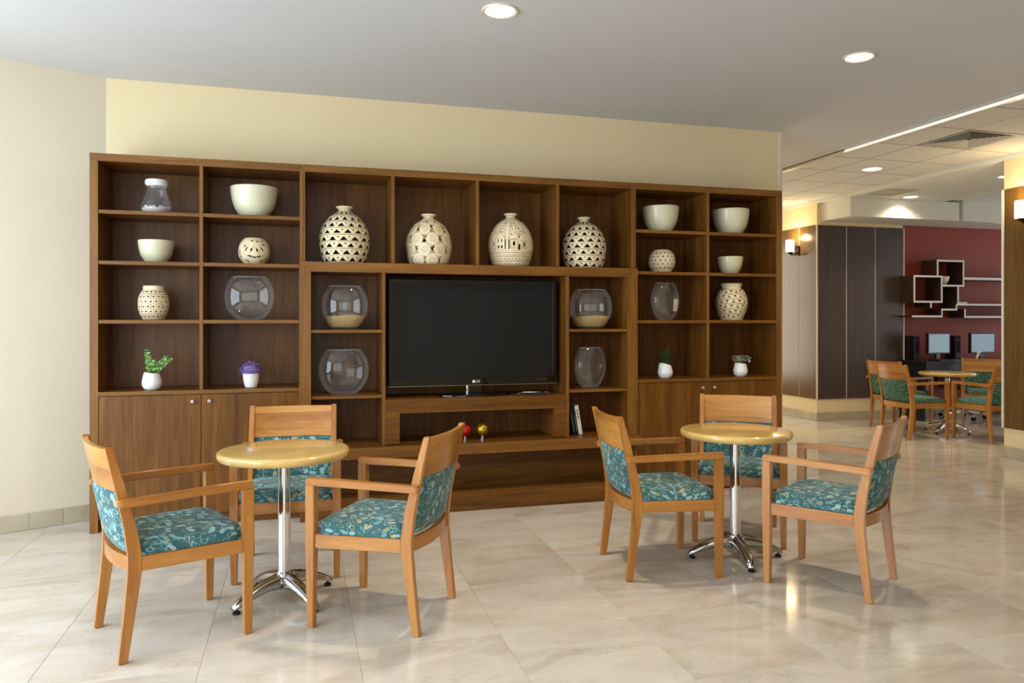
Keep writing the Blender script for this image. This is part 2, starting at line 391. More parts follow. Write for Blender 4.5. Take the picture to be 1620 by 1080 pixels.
# wall at the left runs off at an angle from the corner
C0 = Vector((-1.315, YW, 0)); dl = Vector((-.9066, -.4219, 0)).normalized(); nl = Vector((-dl.y, dl.x, 0))  # nl points out of the room?
if nl.y < 0: nl = -nl
LL = 2.0
vs = []
for a, b in ((-.12, 0), (LL, 0), (LL, .14), (-.12, .14)):
    p = C0 + dl * a + nl * b; vs.append((p.x, p.y))
struct(pyd('wall_left', [(x, y, z) for z in (0, CZ + .05) for x, y in vs], [(0, 1, 2, 3), (7, 6, 5, 4), (0, 4, 5, 1), (1, 5, 6, 2), (2, 6, 7, 3), (3, 7, 4, 0)], 'wall_left_paint'))
bl = empty('baseboard_left', (C0.x, C0.y, 0), kind=S)
k = -.0; seg = .2
bm_ = box_mesh('baseboard_tile', seg - .0015, .014, .11, .002); bm_.materials.append(M('marble_base'))
for i in range(9):
    o = bpy.data.objects.new('baseboard_tile', bm_); COL.objects.link(o); o.parent = bl
    p = dl * (.06 + seg * (i + .5)) - nl * .0075; o.location = (p.x, p.y, .0555); o.rotation_euler = (0, 0, math.atan2(dl.y, dl.x))
# outer walls with the window openings the daylight comes through
def wall_open(name, fix, axis, a0, a1, w0, w1, z0, z1, mat, th=.15):
    """wall in plane axis=fix running a0..a1 with an opening w0..w1 x z0..z1, one mesh"""
    vs, fs = [], []
    def bx(p0, p1, q0, q1):
        b = len(vs)
        for z in (q0, q1):
            for a, t_ in ((p0, 0), (p1, 0), (p1, th), (p0, th)):
                vs.append((fix + t_, a, z) if axis == 0 else (a, fix + t_, z))
        fs.extend([(b, b + 1, b + 2, b + 3), (b + 7, b + 6, b + 5, b + 4)] + [(b + k, b + 4 + k, b + 4 + (k + 1) % 4, b + (k + 1) % 4) for k in range(4)])
    bx(a0, w0, 0, CZ + .05); bx(w1, a1, 0, CZ + .05); bx(w0, w1, 0, z0); bx(w0, w1, z1, CZ + .05)
    return struct(pyd(name, vs, fs, mat))
wall_open('wall_west', -3.2, 0, Y0 - .15, 5.2, -.5, 4.7, .3, 2.8, 'wall_cream')
wall_open('wall_south', -3.05, 1, -3.2, X1 + .1, -2.8, .4, .3, 2.8, 'wall_cream')
wall_open('wall_east', X1, 0, Y0 - .15, Y1 + .1, 4.8, 8.4, .3, 2.8, 'wall_cream')
wall_open('wall_north', Y1, 1, 3.9, X1 + .1, 4.5, 6.7, .3, 2.8, 'wall_cream')
struct(box('wall_hall', 3.9, 4.05, YW + .15, Y1, 0, CZ + .05, 'wall_cream', None, 0))
def window(n, axis, fix, a0, a1, z0, z1, cnt):
    w = empty('window_%d' % n, ((fix, (a0 + a1) / 2, z0) if axis == 0 else ((a0 + a1) / 2, fix, z0)), kind=S)
    def b(nm, p0, p1, q0, q1, t_, m):
        if axis == 0: return box(nm, fix - t_, fix + t_, p0, p1, q0, q1, m, w, .002)
        return box(nm, p0, p1, fix - t_, fix + t_, q0, q1, m, w, .002)
    b('window_frame', a0, a1, z0, z0 + .05, .03, 'trim_white'); b('window_frame', a0, a1, z1 - .05, z1, .03, 'trim_white')
    for i in range(cnt + 1):
        c = a0 + .025 + (a1 - a0 - .05) * i / cnt; b('mullion', c - .025, c + .025, z0 + .05, z1 - .05, .03, 'trim_white')
window(1, 0, -3.11, -.5, 4.7, .3, 2.8, 5); window(2, 1, -2.95, -2.8, .4, .3, 2.8, 3)
window(3, 0, X1 + .03, 4.8, 8.4, .3, 2.8, 3); window(4, 1, Y1 + .03, 4.5, 6.7, .3, 2.8, 2)

# ------------------------------------------------------------------ ceilings
ceil = struct(box('ceiling', X0 - .3, XE, Y0 - .3, Y1 + .3, CZ, CZ + .1, 'ceiling_white', None, 0))
struct(box('trim_2', XE, XE + .035, 6.24, Y1, TZ - .004, CZ + .02, 'trim_white', None, .003))
cove = empty('glowing_strip', (XE, 3, TZ), label='slim white glowing strip along the edge of the plaster ceiling', cat='light strip')
box('strip_back', XE + .006, XE + .035, Y0, 6.239, TZ - .004, CZ + .02, 'trim_white', cove, .002)
box('strip_front', XE, XE + .0058, Y0, 6.239, TZ - .002, CZ - .001, 'strip_glow', cove, .001)  # front face of the ceiling edge strip made emissive
tc_ = empty('ceiling', (XE, 0, TZ), kind=S)
xs = [XE + .036, 5.66, 6.28, XC]; ys = [5.20 + .6105 * k for k in range(-9, 11)]
sizes = {}
for i in range(3):
    w = xs[i + 1] - xs[i]
    mm = box_mesh('ceiling_tile', w - .013, .5975, .02, .003); mm.materials.append(M('ceiling_tile')); sizes[i] = mm
    for j in range(len(ys) - 1):
        if i == 1 and abs(ys[j] - 5.20) < .01: continue     # the air vent sits here
        o = bpy.data.objects.new('ceiling_tile', sizes[i]); COL.objects.link(o); o.parent = tc_
        o.location = ((xs[i] + xs[i + 1]) / 2 - XE, (ys[j] + ys[j + 1]) / 2, .01)
for x in xs[1:3]: box('grid_bar', x - .0055, x + .0055, Y0, Y1, TZ + .0015, TZ + .02, 'grid_dark', tc_, 0)
for y in ys: box('grid_bar', XE + .036, XC, y - .0055, y + .0055, TZ + .001, TZ + .0195, 'grid_dark', tc_, 0)
box('backing', XE, XC + .02, Y0 - .3, Y1 + .3, TZ + .022, TZ + .04, 'vent_dark', tc_, 0)
# soffit over the row of columns, and the bulkheads
sof = struct(box('ceiling', XC, 8.35, Y0 - .3, Y1 + .3, SZ, CZ + .12, 'white_paint', None, .003))
struct(box('ceiling', 8.352, X1 + .3, Y0 - .3, Y1 + .3, SZ + .03, CZ + .12, 'white_paint', None, 0))
struct(box('trim_3', 8.34, 8.41, Y0, 8.19, SZ - .012, SZ + .028, 'white_paint', None, .003))
struct(box('ceiling', 6.94, 8.73, 8.195, 8.95, 2.76, SZ + .001, 'white_paint', None, .003))
struct(box('ceiling', 8.80, 9.41, 8.195, 8.95, 2.76, SZ + .029, 'white_paint', None, .003))
struct(box('ceiling', 8.732, 8.798, 8.3, 8.95, 2.762, SZ + .029, 'white_paint', None, 0))
struct(box('ceiling', 9.412, X1, 8.3, 8.95, 2.762, SZ + .029, 'white_paint', None, 0))

# ------------------------------------------------------------------ panelled columns and the red wall
def column(name_wall, x0, x1, y0, y1, pan_x, pan_y, mat_x, mat_y, front):
    """core with cream paint; pan_x: joints along Y on the -X face, pan_y: joints along X on the -Y face"""
    core = struct(box(name_wall, x0 + .016, x1, y0 + .016, y1, 0, SZ - .002, 'wall_cream', None, 0))
    if pan_x:
        for a, b in zip(pan_x, pan_x[1:]): box('wall_panel', x0, x0 + .0155, a + .006, b - .006, .30, 2.712, mat_x, core, .002, 2)
        for a in pan_x[1:-1]: box('joint_strip', x0 + .004, x0 + .0155, a - .006, a + .006, .30, 2.712, 'trim_white', core, 0)
        box('skirting', x0 - .012, x0 + .0155, y0 - .012, y1, 0, .117, 'marble_base', core, .003)
    if pan_y:
        for a, b in zip(pan_y, pan_y[1:]): box('wall_panel', a + .006, b - .006, y0, y0 + .0155, .30, 2.712, mat_y, core, .002, 2)
        for a in pan_y[1:-1]: box('joint_strip', a - .006, a + .006, y0 + .004, y0 + .0155, .30, 2.712, 'trim_white', core, 0)
        box('skirting', x0 + .016, x1 + .012, y0 - .012, y0 + .0155, 0, .117, 'marble_base', core, .003)
    return core
col1 = column('wall_column', XC, 8.34, 8.77, Y1, [8.782, 9.152, 9.65, 10.15, 10.65, 11.2, Y1], [6.882, 7.363, 7.849, 8.332], 'panel_warm_', 'panel_dark_', True)
box('corner_trim', XC - .004, XC + .016, 8.766, 8.782, .30, 2.712, 'trim_white', col1, .002)
box('corner_trim', 8.332, 8.352, 8.764, 8.80, .30, 2.712, 'trim_white', col1, .002)
col2 = column('wall_pillar', XC, 7.5, 4.72, 5.93, [4.72, 5.42, 5.918], None, 'panel_warm_', 'panel_warm_', False)
box('corner_trim', XC - .005, XC + .02, 5.918, 5.945, .30, 2.712, 'trim_white', col2, .002)
box('skirting_end', XC - .012, 7.5, 5.931, 5.945, 0, .117, 'marble_base', col2, .002)
struct(box('wall_red', 8.341, X1, 8.802, 8.95, 0, 2.80, 'wall_red', None, 0))
struct(box('baseboard_red', 8.356, X1, 8.788, 8.801, 0, .117, 'marble_base', None, .002))

# ------------------------------------------------------------------ bookcase units
def uni(name, label): return empty(name, (0, 0, 0), label=label, cat='bookcase')
CW, CE = 'cabinet_wood_', 'cabinet_edge_'
ZS = [.918, 1.389, 1.776, 2.108]; ST = .024; TOPZ, TOPB = 2.475, 2.425
YB = YW - .005
def panel(nm, x0, x1, y0, y1, z0, z1, par, axis=None, strip=True):
    """cabinet board with a lipping on its front edge"""
    o = box(nm, x0, x1, y0 + (.004 if strip else 0), y1, z0, z1, CW, par, .0008, axis)
    if strip:
        e = box('edge_lipping', x0, x1, y0, y0 + .004, z0, z1, CE, None, .0006, axis); e.parent = o; e.location = e.location - wl(o)
    return o
def side_unit(label, xl, xr, out_left, xd, hand):
    u = empty('bookcase', ((xl + xr) / 2, YF, 0), label=label, cat='bookcase', group='bookcase units either side of the television unit')
    wl_, wr_ = (.05, .022) if out_left else (.022, .05)
    if out_left: panel('side_panel', xl, xl + wl_, YF, YB, 0, TOPB, u); panel('side_panel', xr - wr_, xr, YF, YB, 0, TOPB, u)
    else: panel('side_panel', xl, xl + wl_, YF, YB, 0, TOPB, u); panel('side_panel', xr - wr_, xr, YF, YB, 0, TOPB, u)
    panel('top_board', xl, xr, YF, YB, TOPB, TOPZ, u)
    a, b = xl + wl_, xr - wr_
    panel('divider', xd - .011, xd + .011, YF + .001, YB - .02, ZS[0], TOPB, u)
    for p, q in ((a, xd - .011), (xd + .011, b)):
        for z in ZS[1:]: panel('shelf', p, q, YF + .004, YB - .02, z - ST, z, u)
        box('back_panel', p, q, YB - .02, YB, ZS[0], TOPB, CW, u, 0, 2)
    panel('counter', a, b, YF - .004, YB - .02, ZS[0] - .026, ZS[0], u)
    box('plinth', a, b, YF + .05, YF + .07, 0, .08, CW, u)
    box('carcass_floor', a, b, YF + .02, YB, .081, .1, CW, u)
    for p, q, kx in ((a + .002, xd - .0015, xd - .053), (xd + .0015, b - .002, xd + .053)):
        d = box('door', p, q, YF + .002, YF + .022, .084, ZS[0] - .029, CW, u, .002, 2)
        kn = lathe('knob', [(.0, .026), (.010, .0255), (.013, .022), (.013, .016), (.007, .012), (.006, 0)][::-1], 'knob_metal', d, (kx - u.location.x - d.location.x, -.01, .843 - d.location.z), 16); kn.rotation_euler = (R(90), 0, 0)
    return u
bcL = side_unit('dark brown bookcase unit with cupboard doors at the left of the television', -1.316, .019, True, -.642, 1)
bcR = side_unit('dark brown bookcase unit with cupboard doors at the right of the television', 2.531, 3.89, False, 3.195, -1)
# television unit in the middle: upper row of four bays, proud frame, small bays, bench
YM = YF - .02                      # front of the proud frame
K = YM / YF
def kx(x): return x * K
def kz(z): return 1.38 + (z - 1.38) * K
mu = empty('media_unit', (1.28, YF, 0), label='dark brown television unit with four upper bays, a proud frame and a bench', cat='wall unit')
panel('top_board', .0205, 2.5295, YF, YB, TOPB, TOPZ, mu)
ux = [.0205, .643, 1.268, 1.900, 2.5295]
panel('divider', .0205, .033, YF + .001, YB - .02, 1.80, TOPB, mu); panel('divider', 2.517, 2.5295, YF + .001, YB - .02, 1.80, TOPB, mu)
for x in ux[1:4]: panel('divider', x - .012, x + .012, YF + .001, YB - .02, 1.80, TOPB, mu)
box('back_panel', .033, 2.517, YB - .02, YB, 1.73, TOPB, CW, mu, 0, 2)
FX0, FX1 = kx(-.008), kx(2.569)
zt, zb_ = kz(1.798), kz(1.728)
# mitred frame
def prism(nm, pts, y0, y1, mat, par, bev=.001):
    n = len(pts); o = loft(nm, [[(x, y0, z) for x, z in pts], [(x, y1, z) for x, z in pts]], mat, par, -wl(par), bev); return o
fl, fr = kx(.072), kx(2.485)
prism('frame_rail', [(FX0, zt), (FX1, zt), (fr, zb_), (fl, zb_)], YM, YF - .0045, CE + '0', mu)
box('frame_shelf', .0205, 2.5295, YF - .004, YB - .02, zb_, zt, CW, mu, 0)
prism('frame_stile', [(FX0, zt), (fl, zb_), (fl, .41), (FX0, .41)], YM, YF - .0045, CE + '2', mu)
prism('frame_stile', [(FX1, zt), (FX1, .41), (fr, .41), (fr, zb_)], YM, YF - .0045, CE + '2', mu)
panel('side_panel', .0205, fl, YF - .004, YB - .02, .49, zb_, mu, None, False); panel('side_panel', fr, 2.5295, YF - .004, YB - .02, .49, zb_, mu, None, False)
d0, d1, d2, d3 = .565, .587, 1.966, 1.988
panel('divider', d0, d1, YF - .012, YB - .02, .49, zb_, mu); panel('divider', d2, d3, YF - .012, YB - .02, .49, zb_, mu)
for p, q in ((fl, d0), (d3, fr)):
    for z in (1.319, .853): panel('shelf', p, q, YF - .006, YB - .02, z - .021, z, mu)
for p, q in ((fl, d0), (d1, d2), (d3, fr)): box('back_panel', p, q, YB - .02, YB, .49, zb_, CW, mu, 0, 2)
# box that carries the television
prism('stand_frame', [(d1, .818), (d2, .818), (d2, .496), (1.866, .496), (1.866, .716), (.69, .716), (.69, .496), (d1, .496)], YF - .016, YF + .006, CW + '0', mu)
box('stand_top', d1, d2, YF + .006, YB - .02, .716, .818, CW, mu, .001)
box('stand_side', d1, .69, YF + .006, YB - .02, .4935, .7155, CW, mu, .001); box('stand_side', 1.866, d2, YF + .006, YB - .02, .4935, .7155, CW, mu, .001)
YBn = 5.31
box('bench_top', .0205, 2.5295, YBn + .02, YB - .02, .455, .4905, CW, mu, .001)
box('bench_front', 0.0, 2.556, YBn, YBn + .0195, .412, .4905, CE, mu, .002)
box('bench_side', .0205, .04, YBn + .02, YB - .02, .002, .454, CW, mu, .001, 2); box('bench_side', 2.51, 2.5295, YBn + .02, YB - .02, .002, .454, CW, mu, .001, 2)
box('kick_back', .0405, 2.5095, 5.62, 5.64, .1, .455, CW, mu, .0)
box('kick_shelf', .0405, 2.5095, YBn + .012, 5.62, .098, .116, CE, mu, .001)
box('kick_front', .0, 2.556, YBn + .002, YBn + .0195, 0, .112, CW, mu, .001)

# ------------------------------------------------------------------ television
tv = empty('television', (1.272, 5.56, .818), label='large black flat television on its stand in the wall unit', cat='television')
def tb(nm, x0, x1, y0, y1, z0, z1, m, par=tv, bev=.002): return box(nm, x0, x1, y0, y1, z0, z1, m, par, bev)
tb('tv_body', .618, 1.926, 5.50, 5.58, .897, 1.697, 'tv_black', tv, .008)
tb('screen', .644, 1.884, 5.4985, 5.502, .957, 1.662, 'tv_screen', tv, .0005)
tb('lower_bezel', .63, 1.92, 5.496, 5.50, .903, .95, 'tv_gloss', tv, .001)
tb('bezel_strip', .62, 1.925, 5.494, 5.50, .897, .9005, 'alu', tv, .0005)
tb('bezel_strip', 1.888, 1.892, 5.4965, 5.50, .97, 1.65, 'cable', tv, .0005)
tb('neck', 1.21, 1.335, 5.53, 5.58, .83, .90, 'tv_black', tv, .006)
tb('neck_highlight', 1.212, 1.226, 5.526, 5.531, .835, .897, 'chrome', tv, .002)
lathe('stand_base', [(.0, .019), (.265, .017), (.28, .010), (.282, .002), (0, .002)][::-1], 'tv_gloss', tv, (0, -.03, 0), 48, .46)
lg = lathe('logo_disc', [(0, .001), (.011, .001), (.011, 0)][::-1], 'logo', tv, (-.012, -.0645, .108), 20); lg.rotation_euler = (R(90), 0, 0)
text_mesh('logo_text', 'LG', .026, 'logo', tv, (.021, -.0652, .108))
for i in range(5): tb('indicator', 1.76 + i * .018, 1.769 + i * .018, 5.4948, 5.4962, .932, .936, 'indicator', tv, 0)
cbl = tube('cable', [(1.60 + .27 * s, 5.47 + .03 * math.sin(s * 9), .826 + .012 * math.sin(s * math.pi)) for s in [i / 14 for i in range(15)]], .005, 'alu')
tag(cbl, 'thin grey cable lying beside the television stand', 'cable', 'cables beside the television stand')
cbl2 = tube('cable', [(1.62 + .24 * s, 5.43 + .02 * s * s, .8235 + .03 * max(0, s - .6)) for s in [i / 14 for i in range(15)]], .0045, 'cable')
tag(cbl2, 'black cable lying in front of the grey cable below the television', 'cable', 'cables beside the television stand')

# ------------------------------------------------------------------ pierced pottery
def pierced(name, prof, fn, nu, nv, loc, label, u0=0., thick=.006, cat='vase', group=None, rim=None):
    """prof: smooth (r,z) outline bottom to top; fn(x,z,th)->(hole,line) with x arc length from the face turned to the front"""
    P = interp(prof, 16); L = [0]
    for a, b in zip(P, P[1:]): L.append(L[-1] + math.hypot(b[0] - a[0], b[1] - a[1]))
    rows = []
    for j in range(nv + 1):
        s = L[-1] * j / nv; i = 0
        while i < len(L) - 2 and L[i + 1] < s: i += 1
        t_ = (s - L[i]) / max(1e-9, L[i + 1] - L[i]); rows.append(tuple(P[i][k] + (P[i + 1][k] - P[i][k]) * t_ for k in (0, 1)))
    vs, fs, inc = [], [], []
    rmax = max(r for r, z in rows)
    for r, z in rows:
        for k in range(nu):
            a = 2 * math.pi * k / nu; th = (a - math.pi * 1.5 + math.pi) % (2 * math.pi) - math.pi
            vs.append((r * math.cos(a), r * math.sin(a), z)); inc.append(float(fn(th - u0, z, r)[1]))
    for j in range(nv):
        r = (rows[j][0] + rows[j + 1][0]) / 2; z = (rows[j][1] + rows[j + 1][1]) / 2
        for k in range(nu):
            a = 2 * math.pi * (k + .5) / nu; th = (a - math.pi * 1.5 + math.pi) % (2 * math.pi) - math.pi
            if fn(th - u0, z, r)[0]: continue
            k2 = (k + 1) % nu; fs.append((j * nu + k, j * nu + k2, (j + 1) * nu + k2, (j + 1) * nu + k))
    fs.append(tuple(range(nu))[::-1])
    root = empty(name, loc, label=label, cat=cat, group=group)
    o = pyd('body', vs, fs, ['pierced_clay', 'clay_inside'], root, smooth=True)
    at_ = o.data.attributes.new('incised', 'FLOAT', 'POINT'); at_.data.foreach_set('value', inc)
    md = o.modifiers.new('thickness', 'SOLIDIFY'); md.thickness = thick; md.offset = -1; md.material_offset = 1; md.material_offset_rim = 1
    if rim: lathe('rim', rim, 'pierced_clay', root, segs=40)
    return root
def tri_rows(z0, z1, nrow, ncol, h):
    rh = (z1 - z0) / nrow
    def fn(th, z, r):
        if z < z0 or z > z1: return False, False
        q = (z - z0) / rh; i = int(q); f_ = q - i
        x = ((th / (2 * math.pi) * ncol) + .5 * (i % 2) + i * .13) % 1 - .5
        line = .85 if (f_ < .07 or f_ > .93) else 0.
        hole = False
        if .17 < f_ < .70:
            w = .31 * (1 - math.floor((f_ - .17) / .53 * 5) / 5)
            if abs(x) < w: hole = True
        if .52 < f_ < .76:
            d = min(abs(x - .5), abs(x + .5))
            if d < .085 * (f_ - .52) / .24 + .006: hole = True
        return hole, line
    return fn
# row 1: the four big vases
def vase_prof(R_, H_, nr, br): return [(br, 0), (br * 1.12, H_ * .06), (R_ * .95, H_ * .22), (R_, H_ * .42), (R_ * .9, H_ * .62), (R_ * .63, H_ * .80), (nr * 1.12, H_ * .915), (nr, H_ * .945), (nr * 1.15, H_ * .97), (nr * 1.36, H_)]
def rim_prof(nr, H_): return [(nr * 1.36, H_ - .012), (nr * 1.42, H_ - .004), (nr * 1.40, H_ + .001), (nr * 1.30, H_ + .001), (nr * 1.22, H_ - .012)]
ZV = zt
pierced('pierced_vase', vase_prof(.181, .415, .043, .138), tri_rows(.0, .385, 7.8, 14, .41), 240, 130, (.310, 5.57, ZV + .001), 'largest pierced clay vase with rows of stepped triangles, leftmost in the row', .1, .006, 'vase', 'large pierced vases above the television', rim_prof(.043, .415))
fl_c = []
rr_ = random.Random(5)
for i in range(-4, 5):
    for j in range(5):
        fl_c.append((i * .125 + (.062 if j % 2 else 0), .03 + j * .078, .053 + rr_.random() * .007, rr_.random()))
def flowers(th, z, r):
    x = th * .174; best = None
    if z > .335: return False, False
    for cx, cz, rad, ph in fl_c:
        d = math.hypot(x - cx, z - cz)
        if best is None or d / rad < best[0]: best = (d / rad, x - cx, z - cz, ph)
    d, dx, dz, ph = best; a = math.atan2(dz, dx) + ph * 6
    edge = .88 + .14 * abs(math.cos(a * 4.5))
    hole = d > edge * 1.05 and abs(math.sin(a * 3 + ph * 9)) > .3
    pet = .42 < d < edge and abs(math.sin(a * 4.5)) < .2
    line = .85 if abs(d - edge) < .08 else (.5 if abs(d - .38) < .06 else (.6 if pet else (.22 if d < .38 else 0)))
    return hole, (0 if hole else line)
pierced('pierced_vase', vase_prof(.173, .383, .040, .135), flowers, 240, 130, (.930, 5.57, ZV + .001), 'pierced clay vase carved with daisy flowers', .0, .006, 'vase', 'large pierced vases above the television', rim_prof(.040, .383))
def town(th, z, r):
    # drawn in units of the photograph's front view: x in m along the surface, z height
    x = th * .174; hole = line = False
    def rect(cx, cz, w, h): return abs(x - cx) < w / 2 and abs(z - cz) < h / 2
    def frame(cx, cz, w, h, t_=.004): return abs(x - cx) < w / 2 + t_ and abs(z - cz) < h / 2 + t_ and not rect(cx, cz, w, h)
    for cx, cz, w, h in ((-.10, .19, .011, .027), (-.07, .19, .011, .027), (-.097, .145, .011, .022), (-.068, .145, .012, .022), (-.142, .165, .009, .03), (.026, .168, .014, .033), (.068, .142, .016, .046), (.068, .222, .008, .025), (.112, .163, .010, .034), (-.043, .163, .008, .072), (-.012, .163, .010, .076)):
        if rect(cx, cz, w, h): hole = True
    for cx, cz, w, h in ((-.085, .167, .075, .085), (-.142, .167, .03, .07), (.026, .167, .05, .065), (.068, .15, .034, .07), (.068, .215, .034, .05), (.112, .163, .034, .065)):
        if frame(cx, cz, w, h): line = True
    for cx, cz, w, h in ((.026, .167, .034, .05), (.112, .163, .02, .05)):
        if frame(cx, cz, w, h, .003): line = True
    if .213 < z < .262 and abs(abs(x + .085) - (.262 - z) * .85) < .0035: line = True
    for cx, cz in ((-.075, .328), (-.048, .328), (-.10, .305), (-.074, .306), (-.108, .28), (-.076, .284), (-.10, .262), (-.072, .258), (-.135, .25), (.0, .328), (.036, .326), (.012, .304), (.05, .304), (.014, .278), (.044, .284), (.034, .256), (.008, .238), (.075, .286), (.09, .264), (.115, .264), (.13, .258), (.12, .284)):
        a = math.atan2(z - cz, x - cx); d = math.hypot(x - cx, z - cz)
        if d < .0048 + .0024 * math.cos(5 * (a - math.pi / 2)): hole = True
    if abs(abs(x + .028) - (.012 + .018 * max(0, (z - .2) / .12))) < .003 and .2 < z < .34: line = True
    if z < .115:
        for zl in (.115, .100, .085, .075, .048, .038, .008):
            if abs(z - zl) < .0026: line = True
        for za in (.048, .008):
            if za < z < za + .028:
                q = (x / .032) % 1 - .5
                if abs(q) > .46: line = True
                if .006 < z - za < .018 and abs(q) < .17 * (1 - (z - za - .006) / .012): hole = True
    return hole, line and not hole
pierced('pierced_vase', vase_prof(.174, .413, .037, .130), town, 260, 150, (1.570, 5.57, ZV + .001), 'pierced clay vase carved with little houses and stars', -.27, .006, 'vase', 'large pierced vases above the television', rim_prof(.037, .413))
pierced('pierced_vase', vase_prof(.176, .408, .037, .136), tri_rows(.0, .378, 7.8, 14, .41), 240, 130, (2.178, 5.57, ZV + .001), 'pierced clay vase with rows of stepped triangles, rightmost in the row', .4, .006, 'vase', 'large pierced vases above the television', rim_prof(.037, .408))
# smaller pierced pieces
def leaves(th, z, r):
    x = th * .105; z = z; hole = line = False
    def ell(cx, cz, a, b, rot):
        c, s = math.cos(rot), math.sin(rot); dx, dz = x - cx, z - cz; u, v = dx * c + dz * s, -dx * s + dz * c
        return (u / a) ** 2 + (v / b) ** 2
    for cx, cz, a, b, rot in ((-.022, .098, .013, .0055, 1.05), (.016, .096, .014, .006, -1.1), (-.058, .104, .018, .0045, 1.0), (.05, .104, .018, .0045, -1.0), (-.035, .055, .02, .0045, -.25), (.03, .053, .02, .0045, .25), (-.002, .047, .012, .004, 0), (-.07, .126, .012, .0045, 1.1), (.064, .135, .012, .0045, -.5), (-.02, .162, .008, .004, 0), (.022, .158, .011, .004, 0), (.064, .159, .009, .004, -.3), (-.062, .022, .014, .0045, -.6), (.06, .022, .014, .0045, .6), (.115, .1, .006, .014, 0), (.125, .07, .006, .014, .4), (-.12, .085, .005, .012, 0), (-.115, .05, .005, .01, -.4), (.1, .04, .012, .005, 1.2)):
        e = ell(cx, cz, a, b, rot)
        if e < 1: hole = True
        elif 2.6 < e < 3.5: line = True
    if abs(th) > 1.4 and (math.sin(th * 11) * math.sin(z * 105) > .72): hole = True
    return hole, line and not hole
def orb_prof(R_, H_, top, bot): return [(bot, 0), (bot + .016, .008), (R_ * .93, H_ * .27), (R_, H_ * .5), (R_ * .93, H_ * .74), (R_ * .76, H_ * .92), (top, H_)]
orb_rim = lambda t_, H_: [(t_ + .002, H_ - .006), (t_ + .003, H_ + .001), (t_ - .005, H_ + .001), (t_ - .006, H_ - .008)]
pierced('pierced_orb', orb_prof(.106, .184, .062, .052), leaves, 190, 110, (-.313, 5.56, ZS[2] + .001), 'round pierced clay orb with leaf-shaped cutouts', .1, .005, 'orb', None, orb_rim(.062, .184))
def dots(th, z, r):
    q = (z - .02) / .0305; i = int(q); hole = line = False
    if 0 <= q < 5:
        n = 16; fx = (th / (2 * math.pi) * n + .5 * (i % 2)) % 1 - .5; fz = q - i - .5
        d = math.hypot(fx * 2 * math.pi * r / n, fz * .0305)
        hole = d < .0066; line = abs(d - .016) < .0018
    return hole, line
pierced('pierced_orb', orb_prof(.108, .186, .055, .058), dots, 190, 110, (2.858, 5.56, ZS[2] + .001), 'round pierced clay orb dotted with small holes', 0, .005, 'orb', None, orb_rim(.055, .186))
def brick_dots(th, z, r):
    hole = line = False
    q = (z - .004) / .0335; i = int(q)
    if 0 <= q < 6:
        f_ = q - i; n = 18; fx = (th / (2 * math.pi) * n + .5 * (i % 2)) % 1 - .5
        line = f_ < .1 or abs(abs(fx) - .5) < .06
        d = math.hypot(fx * 2 * math.pi * r / n, (f_ - .52) * .0335); hole = d < .0058
    return hole, line and not hole
pierced('pierced_vase', [(.062, 0), (.07, .008), (.09, .05), (.098, .105), (.094, .15), (.078, .19), (.064, .205), (.062, .212), (.064, .229)], brick_dots, 190, 110, (-.962, 5.56, ZS[1] + .001), 'small pierced clay vase with a wide collar and rows of dots', 0, .005, 'vase', None, [(.064, .205), (.066, .212), (.066, .228), (.062, .231), (.056, .228), (.056, .21)])
def tri_alt(th, z, r):
    hole = line = False
    q = (z - .012) / .041; i = int(q)
    if 0 <= q < 6:
        f_ = q - i; n = 8.; fx = (th / (2 * math.pi) * 8 + .35 * i) % 1
        line = f_ < .07 or f_ > .95
        up = fx * 2
        if up < 1: c = abs(up - .5); hole = .22 < f_ < .62 and c < .24 * (.66 - f_) / .44; dd = abs(c - .5 * (1 - f_))
        else: c = abs(up - 1.5); hole = .36 < f_ < .78 and c < .24 * (f_ - .34) / .44; dd = abs(c - .5 * f_)
        if dd < .05: line = True
    return hole, line and not hole
pierced('pierced_vase', [(.085, 0), (.092, .006), (.118, .07), (.132, .14), (.127, .19), (.104, .245), (.082, .262), (.079, .272), (.083, .29), (.088, .305)], tri_alt, 200, 120, (3.506, 5.56, ZS[1] + .001), 'pierced clay vase with flared collar and alternating triangles', .2, .006, 'vase', None, [(.086, .298), (.091, .304), (.089, .308), (.083, .306), (.078, .29)])

# ------------------------------------------------------------------ bowls
def bowl(loc, d, h, label):
    r = d / 2
    p = interp([(r * .50, 0), (r * .62, h * .06), (r * .84, h * .34), (r * .95, h * .66), (r, h * .97)], 6)
    inn = interp([(r * .975, h * .985), (r * .92, h * .66), (r * .8, h * .36), (r * .55, h * .1), (0, h * .08)], 5)
    return tag(lathe('bowl', [(0, 0)] + p + [(r * .99, h)] + inn, 'glaze_cream', None, loc, 40), label, 'bowl', 'cream glazed bowls on the bookcases')
bowl((-.313, 5.57, ZS[3] + .001), .322, .212, 'large cream bowl on the top shelf of the left bookcase')
bowl((-.946, 5.56, ZS[2] + .001), .229, .151, 'small cream bowl beside the orb with leaf-shaped cutouts')
bowl((2.852, 5.57, ZS[3] + .001), .300, .208, 'large cream bowl on the top shelf above the dotted orb')
bowl((3.506, 5.57, ZS[3] + .001), .310, .210, 'large cream bowl in the top right corner of the right bookcase')
bowl((3.494, 5.56, ZS[2] + .001), .213, .145, 'small cream bowl above the vase with alternating triangles')

